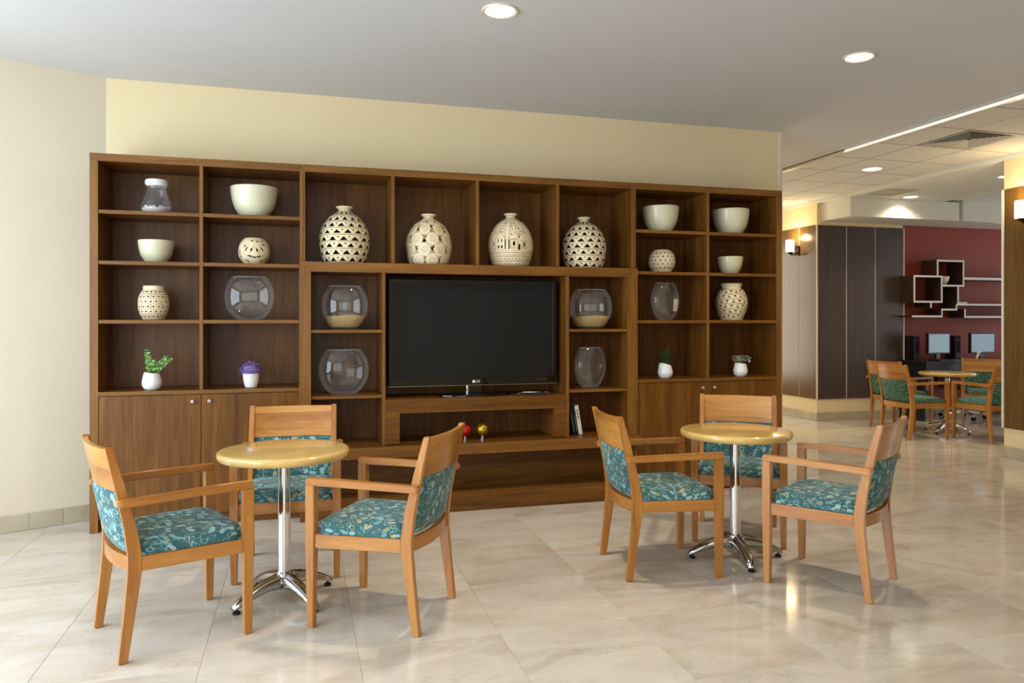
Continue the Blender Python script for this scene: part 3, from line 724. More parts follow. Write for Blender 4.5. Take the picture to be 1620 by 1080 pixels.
# ------------------------------------------------------------------ glass
def fishbowl(name, loc, d, h, sy, rz, label, fill=0., cat='glass bowl', tagl=False):
    root = empty(name, loc, rz, label=label, cat=cat, group='clear glass bowls on the wall unit')
    r = d / 2; pts = []
    a0, a1 = math.asin(min(1, (h * .52) / r)) if h * .52 < r else R(85), 0
    zc = h * .541
    rb = math.sqrt(max(.001, 1 - min(.97, (zc / (h * .56))) ** 2)) * r
    N = 22
    out = []
    for i in range(N + 1):
        z = h * i / N; q = (z - zc) / (h * .629); out.append((r * math.sqrt(max(.02, 1 - q * q)), z))
    prof = [(0, 0.004), (out[0][0] * .9, .003)] + out + [(out[-1][0] - .004, h + .001)]
    lathe('glass_shell', prof, 'glass', root, segs=40, sy=sy)
    # polished lip and thick foot
    rt = out[-1][0]; tube('lip', [(rt * math.cos(a) , rt * sy * math.sin(a), h) for a in [2 * math.pi * k / 32 for k in range(33)]], .002, 'glass_lip', root, segs=6)
    rf = out[0][0]; lathe('foot', [(0, .001), (rf, .001), (rf * 1.03, .006), (rf * .98, .012), (0, .010)], 'glass', root, segs=32, sy=sy)
    if fill:
        ins = [(max(0.001, a * .975 - .003), z) for a, z in out if z <= h * fill + .001]; ins[0] = (ins[0][0], .013)
        vs, fs = [], []; n = 40
        for j, (rr, z) in enumerate(ins):
            for k in range(n):
                a = 2 * math.pi * k / n; x, y = rr * math.cos(a), rr * sy * math.sin(a)
                w = 0
                if j == len(ins) - 1: w = .006 * math.sin(x * 22 + 1) + .005 * math.cos(x * 9 + y * 30)
                vs.append((x, y, z + w))
        for j in range(len(ins) - 1):
            for k in range(n): fs.append((j * n + k, j * n + (k + 1) % n, (j + 1) * n + (k + 1) % n, (j + 1) * n + k))
        b = len(vs); rr, z = ins[-1]
        for f_ in (.66, .33):
            for k in range(n):
                a = 2 * math.pi * k / n; x, y = f_ * rr * math.cos(a), f_ * rr * sy * math.sin(a); vs.append((x, y, z + .006 * math.sin(x * 22 + 1) + .005 * math.cos(x * 9 + y * 30)))
        vs.append((0, 0, z + .008)); L_ = len(ins) - 1
        for k in range(n):
            k2 = (k + 1) % n
            fs += [(L_ * n + k, L_ * n + k2, b + k2, b + k), (b + k, b + k2, b + n + k2, b + n + k), (b + n + k, b + n + k2, b + 2 * n)]
        fs.append(tuple(range(n))[::-1])
        pyd('sand', vs, fs, 'sand', root, smooth=True)
    if tagl:
        w = [(x, z) for z in (0, 1) for x in (0, 1)]
        vs = []
        for j in range(5):
            for k in range(5):
                x = .005 + .075 * k / 4; z = h * .24 + .10 * j / 4; q = (z - zc) / (h * .629); rr = r * math.sqrt(1 - q * q) + .002
                x = min(x, rr * .98); vs.append((x, -sy * math.sqrt(max(0, rr * rr - x * x)), z))
        pyd('paper_label', vs, [(j * 5 + k, j * 5 + k + 1, j * 5 + k + 6, j * 5 + k + 5) for j in range(4) for k in range(4)], 'paper', root, smooth=True)
    return root
fishbowl('fishbowl', (-.345, 5.57, ZS[1] + .001), .334, .303, .55, R(4), 'empty round glass bowl on the left bookcase below the leaf-cut orb')
fishbowl('fishbowl', (.312, 5.57, 1.320), .336, .316, .55, R(-4), 'round glass bowl with sand at the left of the television', .33)
fishbowl('fishbowl', (.305, 5.57, .854), .364, .318, .5, R(3), 'empty round glass bowl at the lower left of the television')
fishbowl('fishbowl', (2.232, 5.57, 1.320), .352, .314, .55, R(-14), 'round glass bowl with sand at the right of the television', .34)
fishbowl('fishbowl', (2.232, 5.57, .854), .345, .316, .5, R(30), 'empty oval glass bowl at the lower right of the television')
fishbowl('fishbowl', (2.893, 5.57, ZS[1] + .001), .325, .303, .5, R(27), 'oval glass bowl with a paper label on the right bookcase', 0, 'glass bowl', True)
jar = empty('glass_jar', (-.942, 5.56, ZS[3] + .001), label='clear glass jar with white lid and white pebbles on the top shelf', cat='jar')
lathe('jar_glass', [(0, .002), (.07, .002)] + interp([(.085, .008), (.098, .03), (.095, .06), (.072, .12), (.058, .17), (.062, .19)], 5), 'glass', jar, segs=36)
lathe('pebbles', [(0, .006), (.08, .009), (.094, .03), (.0945, .036), (.07, .042), (.05, .038), (.02, .036), (0, .04)], 'gypsum_white', jar, segs=28)
for i in range(26):
    a = rnd.random() * 6.28; rr = .05 + .036 * rnd.random()
    bm = bmesh.new(); bmesh.ops.create_icosphere(bm, subdivisions=1, radius=.008 + .005 * rnd.random()); me = bpy.data.meshes.new('pebble'); bm.to_mesh(me); bm.free()
    link('pebble', me, 'gypsum_white', jar, (rr * math.cos(a), rr * math.sin(a), .042 + .006 * rnd.random()))
lathe('lid', [(0, .19), (.064, .19), (.066, .195), (.074, .205), (.074, .222), (.070, .232), (0, .234)], 'ceramic_white', jar, segs=32)

# ------------------------------------------------------------------ potted plants
def leaf(vs, fs, p, d, L_, w, up=Vector((0, 0, 1))):
    d = d.normalized(); s = d.cross(up);
    if s.length < .05: s = d.cross(Vector((1, 0, 0)))
    s.normalize(); n = s.cross(d); b = len(vs)
    for t_, ww, hh in ((0, .12, 0), (.35, 1., .12), (.7, .8, .1), (1, .05, -.05)):
        c = p + d * L_ * t_ + n * hh * L_; vs.extend([tuple(c - s * w * ww / 2), tuple(c + s * w * ww / 2)])
    for k in range(3): fs.append((b + 2 * k, b + 2 * k + 1, b + 2 * k + 3, b + 2 * k + 2))
def pot(name, loc, prof, label, tilt=0., saucer=True):
    root = empty(name, loc, label=label, cat='potted plant', group='little white plant pots on the bookcases')
    p = interp(prof, 5); r, h = p[-1]
    o = lathe('pot', [(0, 0)] + p + [(r - .003, h + .001), (r - .006, h - .002), (r - .006, h - .015), (0, h - .016)], 'ceramic_white', root, segs=32)
    if tilt:
        for v in o.data.vertices:
            if v.co.z > h * .5: v.co.z += tilt * v.co.x * (v.co.z / h - .5) * 2
    return root, r, h
pear = lambda s: [(.038 * s, 0), (.052 * s, .012 * s), (.0625 * s, .042 * s), (.056 * s, .085 * s), (.048 * s, .114 * s)]
rt, r, h = pot('potted_succulent', (-.962, 5.50, ZS[0] + .001), pear(1), 'white pot with a bushy green sprig on the left bookcase', -.12)
vs, fs = [], []; rg = random.Random(3)
for (dx, dy, hh, n_) in ((-.034, 0, .16, 9), (-.018, -.02, .12, 7), (.006, -.025, .09, 6), (.04, -.01, .075, 5), (.085, .0, .115, 7), (.115, .0, .10, 6), (-.02, .02, .12, 6), (.03, .02, .08, 5)):
    for k in range(n_):
        f_ = (k + 1) / n_; c = Vector((dx * f_ ** .9, dy * f_, h - .012 + hh * f_))
        for m_ in range(3):
            a = m_ * 2.1 + k * 1.1 + rg.random() * .5
            leaf(vs, fs, c, Vector((math.cos(a), math.sin(a), .35)), .034 * (1.2 - .6 * f_), .022 * (1.15 - .5 * f_), Vector((rg.random() - .5, -1.2, rg.random())))
    for k in range(4): leaf(vs, fs, Vector((dx * k / 4, dy * k / 4, h - .012 + hh * k / 4)), Vector((dx / 4, dy / 4, hh / 4)), hh / 4, .004, Vector((0, -1, 0)))
pyd('foliage', vs, fs, 'leaf', rt, smooth=True)
rt, r, h = pot('potted_flower', (-.33, 5.50, ZS[0] + .001), [(.032, 0), (.04, .006), (.049, .04), (.054, .075), (.055, .097)], 'white pot with a purple flower dome')
vs, fs = [], []
for k in range(340):
    a = rg.random() * 6.283; q = rg.random(); el = math.asin(q); rad = .066 + .018 * rg.random()
    c = Vector((rad * math.cos(el) * math.cos(a) * 1.12, rad * math.cos(el) * math.sin(a) * 1.12, h + .008 + rad * math.sin(el) - .01 * (1 - q)))
    d = Vector((math.cos(el) * math.cos(a), math.cos(el) * math.sin(a), math.sin(el) + .2))
    leaf(vs, fs, c - d * .012, d + Vector((rg.random() - .5, rg.random() - .5, rg.random() - .5)), .016, .011)
pyd('flower_head', vs, fs, 'purple', rt, smooth=False)
lathe('flower_core', [(0, h - .01), (.05, h - .004), (.064, h + .02), (.05, h + .05), (.02, h + .066), (0, h + .068)], 'purple', rt, segs=20)
rt, r, h = pot('potted_grass', (2.858, 5.50, ZS[0] + .001), pear(.98), 'white pot with upright dark green rosemary', -.25)
vs, fs = [], []
for st in range(15):
    bx_, by_ = (rg.random() - .5) * .06, (rg.random() - .5) * .05; hh = .09 + .055 * rg.random()
    for k in range(13):
        f_ = (k + .5) / 13; c = Vector((bx_ * (1 + .3 * f_), by_, h - .012 + hh * f_))
        for m_ in range(3):
            a = rg.random() * 6.28; leaf(vs, fs, c, Vector((math.cos(a), math.sin(a), 1.1)), .02, .0055)
pyd('foliage', vs, fs, 'leaf_dark', rt)
rt, r, h = pot('potted_blossom', (3.555, 5.50, ZS[0] + .001), pear(.95), 'white pot with pale grey-green blossoms and lilac buds', -.12)
vs, fs = [], []
for k in range(260):
    a = rg.random() * 6.283; rad = .07 * math.sqrt(rg.random()); zz = h + .01 + .045 * rg.random()
    c = Vector((rad * math.cos(a) * 1.05, rad * math.sin(a) * .9, zz)); leaf(vs, fs, c, Vector((math.cos(a) * .8, math.sin(a) * .8, .8 + rg.random())), .018, .010)
pyd('foliage', vs, fs, 'grey_green', rt)
for bx_, bz in ((.068, .022), (.074, .044), (.058, .03), (.05, .056), (.066, .012)):
    bm = bmesh.new(); bmesh.ops.create_icosphere(bm, subdivisions=1, radius=.0075); me = bpy.data.meshes.new('bud'); bm.to_mesh(me); bm.free()
    link('bud', me, 'lilac', rt, (bx_, -.03, h + bz))

# ------------------------------------------------------------------ ornaments and books
def ornament(loc, r, mat, label):
    root = empty('ball_ornament', loc, label=label, cat='ornament', group='ball ornaments under the television')
    lathe('stem', [(0, 0), (.022, 0), (.022, .003), (.010, .006), (.009, .028), (.014, .031), (0, .031)], 'chrome', root, segs=20)
    bm = bmesh.new(); bmesh.ops.create_icosphere(bm, subdivisions=3, radius=r); me = bpy.data.meshes.new('ball')
    for v in bm.verts: v.co *= 1 + .02 * math.sin(v.co.x * 260) * math.sin(v.co.z * 260 + v.co.y * 150)
    bm.to_mesh(me); bm.free(); me.shade_smooth(); link('ball', me, mat, root, (0, 0, .029 + r * .97))
ornament((1.322, 5.47, .4915), .047, 'gold_foil', 'gold foil ball ornament under the television')
ornament((1.188, 5.47, .4915), .047, 'red_glass', 'shiny red ball ornament under the television')
def book(x, tilt, w, dpt, hgt, mat, label, txt=False):
    root = empty('book', (x, 5.47, .492), label=label, cat='book', group='books leaning at the right of the television'); root.rotation_euler = (0, tilt, 0)
    def b(nm, a0, a1, b0, b1, c0, c1, m): return box(nm, a0, a1, b0, b1, c0, c1, m, root, .001, None, True)
    b('cover', 0, .003, 0, dpt, 0, hgt, mat); b('cover', w - .003, w, 0, dpt, 0, hgt, mat); b('spine', .003, w - .003, 0, .003, 0, hgt, mat); b('pages', .003, w - .003, .003, dpt - .004, .004, hgt - .004, 'paper')
    if txt:
        for k in range(9): b('spine_print', w * .3, w * .72, -.0006, .0002, hgt * (.50 + .04 * k), hgt * (.50 + .04 * k) + .005 + .003 * (k % 3), 'ink')
    else: b('spine_print', w * .35, w * .6, -.0006, .0002, hgt * .12, hgt * .66, 'ink')
    return root
book(2.052, R(-9.5), .022, .17, .245, 'book_black', 'black book leaning at the far left of the book row')
book(2.078, R(-9.5), .017, .17, .235, 'book_black', 'thin black book leaning in the middle, between the black and the white book')
book(2.099, R(-9.5), .03, .17, .232, 'book_white', 'white book with printed spine leaning on the black books', True)

# ------------------------------------------------------------------ armchair
def make_chair(fab):
    root = empty('armchair', (0, 0, 0))
    CWD = 'chair_wood_'
    for s in (-1, 1):
        y = s * .262
        loft('front_leg', [rect_z(.246, y, 0, .032, .032), rect_z(.246, y, .20, .038, .038), rect_z(.246, y, .40, .044, .044), rect_z(.246, y, .641, .044, .044)], CWD + '2', root, bev=.003)
        rl = loft('rear_leg', [rect_z(-.25, s * .234, 0, .034, .03), rect_z(-.222, s * .235, .22, .044, .03), rect_z(-.206, s * .236, .36, .052, .03), rect_z(-.206, s * .236, .43, .052, .03), rect_z(-.222, s * .236, .54, .047, .03), rect_z(-.262, s * .236, .72, .038, .03), rect_z(-.302, s * .236, .875, .028, .03)], CWD + '2', root, bev=.003)
        loft('armrest', [rect_x(.268, y, .657, .045, .032), rect_x(.1, s * .265, .656, .046, .032), rect_x(-.18, s * .2705, .652, .041, .032), rect_x(-.262, s * .2705, .650, .038, .032), rect_x(-.276, s * .2705, .650, .030, .026)], CWD + '0', root, bev=.005)
        loft('side_rail', [rect_x(.2235, s * .262, .392, .026, .06), rect_x(-.18, s * .238, .392, .026, .06)], CWD + '0', root, bev=.002)
    loft('front_rail', [[(.232, yy, .362), (.258, yy, .362), (.258, yy, .422), (.232, yy, .422)] for yy in (-.2398, .2398)], CWD + '1', root, bev=.002)
    xp = lambda z: -.206 - (z - .43) * .2157
    def bow(nm, z0, z1, hw, t0, bowd, mat, ny=14, nz=6, puff=0., xb=None, uv=False):
        vs, uvs, fs = [], [], []
        for side in (0, 1):
            for j in range(nz + 1):
                for i in range(ny + 1):
                    fy = -1 + 2 * i / ny; fz = j / nz; y_ = fy * hw; z = z0 + (z1 - z0) * fz
                    x = (xp(z) if xb is None else xb) - bowd * (1 - fy * fy)
                    e = (1 - fy ** 8) * (1 - (2 * fz - 1) ** 8) if puff else 1
                    tt = t0 * (.55 + .45 * e) / 2 + (puff * e * .5 if puff else 0)
                    vs.append((x + (tt if side == 0 else -tt), y_, z)); uvs.append((y_ + 3 * side, z))
        n = (ny + 1) * (nz + 1); w = ny + 1
        for j in range(nz):
            for i in range(ny):
                a = j * w + i; fs.append((a, a + 1, a + w + 1, a + w)); a += n; fs.append((a, a + w, a + w + 1, a + 1))
        for i in range(ny):
            fs.append((i, n + i, n + i + 1, i + 1)); a = nz * w + i; fs.append((a, a + 1, n + a + 1, n + a))
        for j in range(nz):
            a = j * w; fs.append((a, a + w, n + a + w, n + a)); a += ny; fs.append((a, n + a, n + a + w, a + w))
        o = pyd(nm, vs, fs, mat, root, smooth=True, uvs=uvs)
        o.data.set_sharp_from_angle(angle=R(40)); return o
    bow('back_panel', .692, .868, .2205, .022, .026, 'chair_panel_1')
    bow('back_cushion', .434, .689, .2205, .026, .028, fab, 16, 10, .012)
    bow('back_rail', .362, .422, .2205, .024, .032, CWD + '1', xb=-.212)
    # seat cushion
    nx, ny = 22, 22; vs, uvs, fs = [], [], []
    for j in range(nx + 1):
        fx = j / nx; x = -.186 + (.258 + .186) * fx
        hw = .246 + .022 * (x + .186) / .41
        if x > .215: hw = .2385
        for i in range(ny + 1):
            fy = -1 + 2 * i / ny; e = max(abs(fy), abs(2 * fx - 1))
            dome = (1 - abs(fy) ** 5) ** .6 * (1 - abs(2 * fx - 1) ** 6) ** .6
            y_ = fy * (hw if x <= .215 else hw - .01 * (x - .215) / .04); z = .430 + .026 * (1 - (e ** 14)) + .028 * dome
            bowx = -.03 * (1 - fy * fy) * (1 - fx) * .6
            vs.append((x + bowx, y_, z)); uvs.append((x - (z - .484) * (1 if x > 0 else -1), y_ - (z - .484) * (1 if fy > 0 else -1)))
    w = ny + 1
    for j in range(nx):
        for i in range(ny): a = j * w + i; fs.append((a, a + w, a + w + 1, a + 1))
    rim = [i for i in range(ny + 1)] + [j * w + ny for j in range(1, nx + 1)] + [nx * w + i for i in range(ny - 1, -1, -1)] + [j * w for j in range(nx - 1, 0, -1)]
    b = len(vs)
    for q in rim: vs.append((vs[q][0], vs[q][1], .4225)); uvs.append((uvs[q][0] + (.02 if abs(vs[q][1]) < .2 else 0), uvs[q][1] + .02))
    for k in range(len(rim)): k2 = (k + 1) % len(rim); fs.append((rim[k2], rim[k], b + k, b + k2)[::-1])
    fs.append(tuple(b + k for k in range(len(rim))))
    o = pyd('seat', vs, fs, fab, root, smooth=True, uvs=uvs)
    return root
teal0 = make_chair('fabric_teal'); green0 = make_chair('fabric_green')
used = set()
def place_chair(proto, x, y, ang, label, group):
    o = proto if proto not in used else copy_tree(proto)
    used.add(proto); o.location = (x, y, 0.001); o.rotation_euler = (0, 0, R(ang)); tag(o, label, 'armchair', group); return o
G1 = 'teal armchairs around the two round tables'; G2 = 'green armchairs around the far round table'
place_chair(teal0, -.555, 3.636, 23.7, 'honey wood armchair with teal leaf-print seat, leftmost, its back to the cream wall', G1)
place_chair(teal0, .395, 3.588, 149.5, 'honey wood teal armchair right of the left table, its back below the television', G1)
place_chair(teal0, -.056, 4.39, -93.6, 'honey wood teal armchair facing forward behind the left table', G1)
place_chair(teal0, 1.951, 3.847, -5.8, 'honey wood teal armchair at the left side of the right table', G1)
place_chair(teal0, 2.734, 4.257, -122.2, 'honey wood teal armchair behind the right table, in front of cupboard doors', G1)
place_chair(teal0, 2.735, 3.373, 124, 'honey wood teal armchair nearest the pillar, right of the right table', G1)
place_chair(green0, 7.50, 7.96, 9, 'far green armchair by the dark wall panels, half hidden by another chair', G2)
place_chair(green0, 7.06, 7.29, -3, 'green armchair seen from behind at the left of the far table', G2)
place_chair(green0, 7.73, 6.84, 88, 'green armchair with its back to the viewer, beside the brown pillar', G2)
place_chair(green0, 8.75, 7.82, -134, 'green armchair facing forward in front of the computer desk', G2)

# ------------------------------------------------------------------ pedestal tables
def make_table():
    root = empty('pedestal_table', (0, 0, 0))
    lathe('tabletop', [(0, .704), (.29, .704), (.305, .706), (.313, .712), (.317, .722), (.3175, .732), (.315, .740), (.308, .745), (.297, .747), (0, .747)], 'table_wood_0', root, segs=72, sharp=45)
    lathe('top_bracket', [(0, .69), (.07, .69), (.07, .7035), (0, .7035)], 'rubber', root, segs=24)
    lathe('pole', [(0, .12), (.031, .12), (.031, .69), (0, .69)], 'chrome', root, segs=28)
    lathe('collar', [(.0315, .672), (.0335, .672), (.0335, .685), (.0315, .685)], 'blue_tape', root, segs=28)
    lathe('hub', [(0, .05), (.04, .052), (.048, .085), (.042, .125), (.034, .142), (0, .142)], 'alu', root, segs=24)
    for k in range(4):
        a = k * math.pi / 2; secs = []
        for r_, zc, w_, h_ in ((.012, .098, .075, .075), (.05, .1, .07, .064), (.10, .096, .064, .052), (.15, .084, .06, .046), (.20, .066, .056, .038), (.245, .046, .05, .028), (.275, .03, .04, .018)):
            sl = [(-.5, -.5), (-.5, .15), (-.22, .5), (.22, .5), (.5, .15), (.5, -.5)]
            secs.append([(r_ * math.cos(a) - w_ * u * math.sin(a), r_ * math.sin(a) + w_ * u * math.cos(a), zc + h_ * v) for u, v in sl])
        g = loft('base_leg', secs, 'alu', root, bev=.003, smooth=True)
        lathe('foot_pad', [(0, 0), (.018, 0), (.018, .010), (.008, .012), (.008, .02), (0, .02)], 'rubber', g, (.255 * math.cos(a), .255 * math.sin(a), 0), 16)
    return root
tb0 = make_table()
for i, (x, y, a, lb) in enumerate(((-.076, 3.875, 33, 'small round wooden table on a chrome pedestal between the three left chairs'), (2.448, 3.84, -13, 'small round wooden table on a chrome pedestal between the three right chairs'), (7.74, 7.45, 20, 'far round wooden table among the green chairs'))):
    o = tb0 if i == 0 else copy_tree(tb0)
    o.location = (x, y, .001); o.rotation_euler = (0, 0, R(a)); tag(o, lb, 'table', 'round pedestal tables')

# ------------------------------------------------------------------ lamps
def downlight(x, y, z, r, label, power, far=False):
    root = empty('downlight', (x, y, z), label=label, cat='ceiling light', group='round recessed ceiling lights')
    lathe('trim_ring', [(r, .004), (r * 1.0, -.004), (r * .97, -.009), (r * .84, -.006), (r * .82, .0)], 'trim_white', root, segs=40)
    lathe('lamp_disc', [(0, -.0025), (r * .83, -.0025), (r * .83, -.001), (0, -.001)], 'lamp_disc_far' if far else 'lamp_disc', root, segs=40)
    l = bpy.data.lights.new('downlight_lamp', 'AREA'); l.shape = 'DISK'; l.size = r * 1.5; l.energy = power; l.color = (1, .86, .66); l.spread = R(130)
    lo = bpy.data.objects.new('downlight_lamp', l); COL.objects.link(lo); lo.parent = root; lo.location = (0, 0, -.012)
downlight(1.058, 3.97, CZ, .1, 'round recessed ceiling light in the plaster ceiling above the television', 16)
downlight(3.479, 4.03, CZ, .1, 'round recessed ceiling light in the plaster ceiling, nearest the lit trim edge', 17)
downlight(6.07, 6.83, TZ, .115, 'round recessed light in the tiled ceiling', 12, True)
downlight(7.71, 7.99, SZ, .1, 'round recessed light in the soffit above the far chairs', 7, True)
downlight(7.67, 6.57, SZ, .1, 'round recessed light in the soffit, half hidden by the pillar', 6, True)
for x_ in (-1.36, 1.06):
    for y_ in (1.5, -1.0): downlight(x_, y_, CZ, .1, 'added unseen fill downlight above and behind the viewer', 7)  # unseen downlights added as front fill for the floor
def sconce(y, z, label):
    root = empty('wall_sconce', (XC, y, z), label=label, cat='wall lamp', group='glass wall lamps on the panelled columns')
    def b(nm, *a, m='bronze'): return box(nm, *a, m, root, .002, None, True)
    b('back_plate', -.018, -.001, -.04, .04, -.10, .04)
    tube('arm', [(-.018, 0, -.06), (-.06, 0, -.085), (-.11, 0, -.09), (-.13, 0, -.075)], .009, 'bronze', root)
    tube('brace', [(-.018, 0, .03), (-.05, 0, .0), (-.08, 0, -.06), (-.11, 0, -.085)], .005, 'bronze', root)
    lathe('cup', [(0, -.085), (.018, -.08), (.036, -.06), (.04, -.052), (0, -.05)], 'bronze', root, (-.13, 0, 0), 24)
    lathe('glass_shade', [(0, -.049), (.056, -.049), (.058, -.04), (.058, .115), (.055, .122), (.052, .122), (.052, -.03), (0, -.03)], 'sconce_glass', root, (-.13, 0, 0), 28)
    l = bpy.data.lights.new('sconce_bulb', 'POINT'); l.energy = 9; l.color = (1, .78, .45); l.shadow_soft_size = .05
    lo = bpy.data.objects.new('sconce_bulb', l); COL.objects.link(lo); lo.parent = root; lo.location = (-.13, 0, .155)
sconce(5.62, 2.43, 'lit glass wall lamp on the brown pillar at the right edge')
sconce(9.18, 2.42, 'lit glass wall lamp on the column beyond the bookcase')

# ------------------------------------------------------------------ air vents
def vent(x0, x1, y0, y1, z, label, tan):
    root = empty('air_vent', ((x0 + x1) / 2, (y0 + y1) / 2, z), label=label, cat='air vent', group='square ceiling air vents')
    cx, cy = (x0 + x1) / 2, (y0 + y1) / 2; hx, hy = (x1 - x0) / 2, (y1 - y0) / 2
    box('recess', x0 + .01, x1 - .01, y0 + .01, y1 - .01, z + .03, z + .035, 'vent_dark', root, 0)
    def ring(nm, s0, s1, za, zb, m):
        vs = [(sx * hx * s, sy * hy * s, zz) for s, zz in ((s0, za), (s1, zb)) for sx, sy in ((-1, -1), (1, -1), (1, 1), (-1, 1))]
        vs += [(x, y, zz + .003) for x, y, zz in vs]
        fs = [(k, (k + 1) % 4, 4 + (k + 1) % 4, 4 + k) for k in range(4)] + [(8 + k, 12 + k, 12 + (k + 1) % 4, 8 + (k + 1) % 4) for k in range(4)]
        fs += [(k, 8 + k, 8 + (k + 1) % 4, (k + 1) % 4) for k in range(4)] + [(4 + k, 4 + (k + 1) % 4, 12 + (k + 1) % 4, 12 + k) for k in range(4)]
        return pyd(nm, vs, fs, m, root)
    ring('vent_frame', .985, .9, -.002, -.002, 'vent_metal')
    for k in range(7):
        s = .885 - k * .115; ring('louver', s, s - .07, .0, .012, 'vent_metal')
    return root
vent(5.67, 6.275, 5.205, 5.805, TZ, 'square louvred air vent in the tiled ceiling', True)
vent(6.98, 7.42, 7.55, 8.0, SZ - .004, 'square air vent in the soffit beside a recessed light', False)

# ------------------------------------------------------------------ far corner: wall shelf, desk, computers
ws = empty('wall_shelf', (9.0, 8.80, 1.42), label='dark cube wall shelf with white edges on the red wall', cat='wall shelf')
YS = 8.52; tk = .026
def bd(nm, x0, x1, z0, z1):
    b = box(nm, x0, x1, YS + .003, 8.8, z0, z1, 'shelf_dark', ws, .0005)
    e = box('white_edge', x0, x1, YS, YS + .003, z0, z1, 'shelf_edge', None, 0); e.parent = b; e.location = e.location - wl(b)
def cube(x0, x1, z0, z1):
    bd('cube_board', x0, x1, z1 - tk, z1); bd('cube_board', x0, x1, z0, z0 + tk); bd('cube_board', x0, x0 + tk, z0 + tk, z1 - tk); bd('cube_board', x1 - tk, x1, z0 + tk, z1 - tk)
bd('cube_board', 8.677, 9.162, 2.253 - tk, 2.253); bd('cube_board', 8.776, 9.162, 1.874, 1.874 + tk)   # the upper cube meets the lower one at its corner
bd('cube_board', 8.677, 8.677 + tk, 2.028, 2.253 - tk); bd('cube_board', 9.162 - tk, 9.162, 1.874 + tk, 2.253 - tk)
cube(8.272, 8.775, 1.642, 2.027)
bd('shelf_board', 9.163, 10.4, 1.975, 2.01); bd('upright', 9.04, 9.066, 1.632, 1.873); bd('shelf_board', 9.02, 10.4, 1.605, 1.631)
bd('upright', 9.012, 9.036, 1.56, 1.604); bd('upright', 8.56, 8.585, 1.57, 1.641); bd('shelf_board', 8.776, 9.036, 1.534, 1.559)
bd('upright', 8.757, 8.7755, 1.463, 1.562); bd('shelf_board', 8.245, 8.7755, 1.437, 1.462); bd('upright', 9.165, 9.19, 1.456, 1.555); bd('shelf_board', 9.165, 10.4, 1.43, 1.4555)
r = .092; tag(lathe('bowl', [(0, 0)] + interp([(r * .45, 0), (r * .7, .03), (r * .95, .08), (r, .12)], 5) + [(r * .95, .12), (r * .85, .07), (r * .5, .02), (0, .016)], 'glaze_cream', None, (8.872, 8.62, 1.901), 28), 'small cream bowl inside the upper cube of the wall shelf', 'bowl')
tag(box('magazine', 9.08, 9.24, 8.54, 8.75, 1.632, 1.655, 'plastic_white', None, .002), 'white magazines lying on the middle board of the wall shelf', 'magazine')
dk = empty('computer_desk', (9.6, 8.5, 0), label='black computer desk against the red wall', cat='desk')
box('desk_top', 8.24, X1 - .2, 8.26, 8.785, .80, .828, 'desk_black', dk, .002); box('desk_front', 8.26, X1 - .22, 8.29, 8.31, .69, .80, 'desk_black', dk, .001)
box('desk_side', 8.25, 8.28, 8.32, 8.78, .002, .799, 'desk_black', dk, .001); box('desk_side', 10.2, 10.23, 8.32, 8.78, .002, .799, 'desk_black', dk, .001)
def computer(x, rz, label, lk):
    root = empty('computer_monitor', (x, 8.44, .829), rz, label=label, cat='monitor', group='monitors on the computer desk')
    def b(nm, *a, m='plastic_black'): return box(nm, *a, m, root, .003, None, True)
    b('monitor_case', -.215, .215, -.015, .03, .095, .385); s = b('screen', -.2, .19, -.018, -.0155, .115, .368, m='monitor_screen')
    b('stand_neck', -.04, .04, .0, .03, .015, .10); b('stand_foot', -.1, .1, -.07, .08, 0, .015)
    k = empty('keyboard', (x + .02, 8.312, .829), rz, label=lk, cat='keyboard', group='keyboards on the computer desk')
    box('keyboard_tray', -.2, .2, -.048, .048, 0, .016, 'plastic_black', k, .003, None, True)
    for i in range(4): box('key_row', -.19, .19, -.042 + i * .022, -.026 + i * .022, .0162, .021, 'desk_black', k, .001, None, True)
computer(8.62, R(6), 'black flat monitor with grey-blue screen on the left part of the desk', 'black keyboard in front of the left monitor')
computer(9.40, R(-2), 'black flat monitor with grey-blue screen on the desk beside the pillar', 'black keyboard in front of the right monitor')
for x, lb in ((8.37, 'black computer tower left of the left monitor'), (9.10, 'black computer tower between the two monitors')):
    t_ = empty('computer_tower', (x + .045, 8.7, .829), label=lb, cat='computer', group='computer towers on the desk')
    box('tower_case', x, x + .09, 8.61, 8.785, .829, 1.17, 'plastic_black', t_, .004); box('tower_front', x + .004, x + .086, 8.604, 8.6095, .833, 1.166, 'desk_black', t_, .002); box('power_button', x + .035, x + .05, 8.601, 8.6038, 1.1, 1.12, 'alu', t_, .001)
ph = empty('desk_phone', (9.17, 8.32, .829), label='small white device standing on the desk between the monitors', cat='phone')
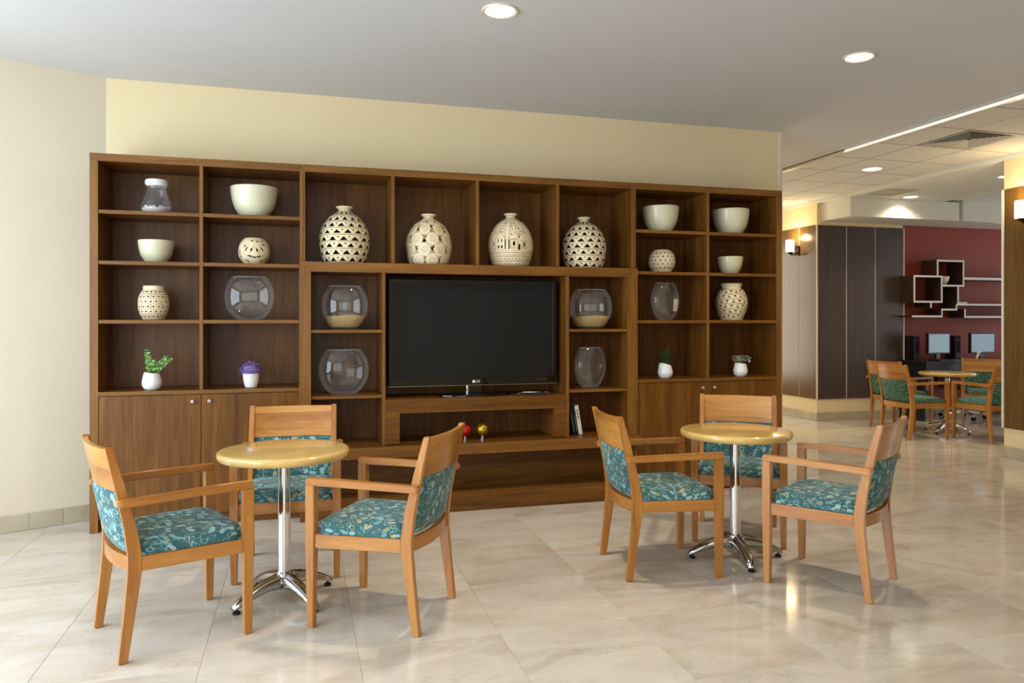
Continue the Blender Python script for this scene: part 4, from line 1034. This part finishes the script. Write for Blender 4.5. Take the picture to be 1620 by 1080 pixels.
lathe('device_base', [(0, 0), (.05, 0), (.045, .012), (0, .016)], 'plastic_white', ph, segs=20); tube('device_stem', [(0, 0, .012), (.005, 0, .05), (.025, 0, .09)], [.018, .014, .02], 'plastic_white', ph)
bm = bmesh.new(); bmesh.ops.create_uvsphere(bm, u_segments=14, v_segments=10, radius=.028); me = bpy.data.meshes.new('device_head'); bm.to_mesh(me); bm.free(); me.shade_smooth(); link('device_head', me, 'plastic_white', ph, (.028, 0, .11))
for i, x in enumerate((8.617, 8.821)):
    o_ = empty('power_outlet', (x, 8.80, .42), label=('left white power outlet low on the red wall', 'right white power outlet low on the red wall')[i], cat='outlet', group='power outlets on the red wall')
    box('outlet_plate', x - .06, x + .06, 8.792, 8.8015, .37, .47, 'plastic_white', o_, .002); box('socket', x - .01, x + .04, 8.79, 8.7918, .40, .44, 'desk_black', o_, .0005)
# swivel chair pushed in at the desk
sw = empty('swivel_chair', (9.05, 8.46, 0.001), R(20), label='chrome based swivel chair pushed in at the computer desk', cat='office chair')
for k in range(5):
    a = 2 * math.pi * k / 5 + .3; c, s = math.cos(a), math.sin(a)
    g = loft('base_arm', [[(r_ * c - w_ * u * s, r_ * s + w_ * u * c, z_ + h_ * v) for u, v in ((-.5, -.5), (.5, -.5), (.5, .5), (-.5, .5))] for r_, w_, h_, z_ in ((.02, .05, .04, .105), (.15, .04, .03, .095), (.29, .03, .022, .075))], 'chrome', sw, bev=.004)
    for q in (-1, 1):
        w_ = lathe('castor_wheel', [(0, -.009), (.026, -.009), (.026, .009), (0, .009)], 'rubber', g, (.285 * c - q * .013 * s, .285 * s + q * .013 * c, .027), 16); w_.rotation_euler = (R(90), 0, a)
    lathe('castor_stem', [(0, .03), (.01, .03), (.01, .07), (0, .07)], 'chrome', g, (.285 * c, .285 * s, 0), 12)
lathe('gas_post', [(0, .09), (.028, .09), (.028, .28), (.018, .28), (.018, .42), (0, .42)], 'chrome', sw, segs=20)
box('seat', -.22, .22, -.22, .22, .42, .48, 'seat_dark', sw, .015, None, True)
loft('backrest', [[(-.2, .235, z), (.2, .235, z), (.2, .265, z), (-.2, .265, z)] for z in (.50, .67)], 'seat_dark', sw, bev=.01)
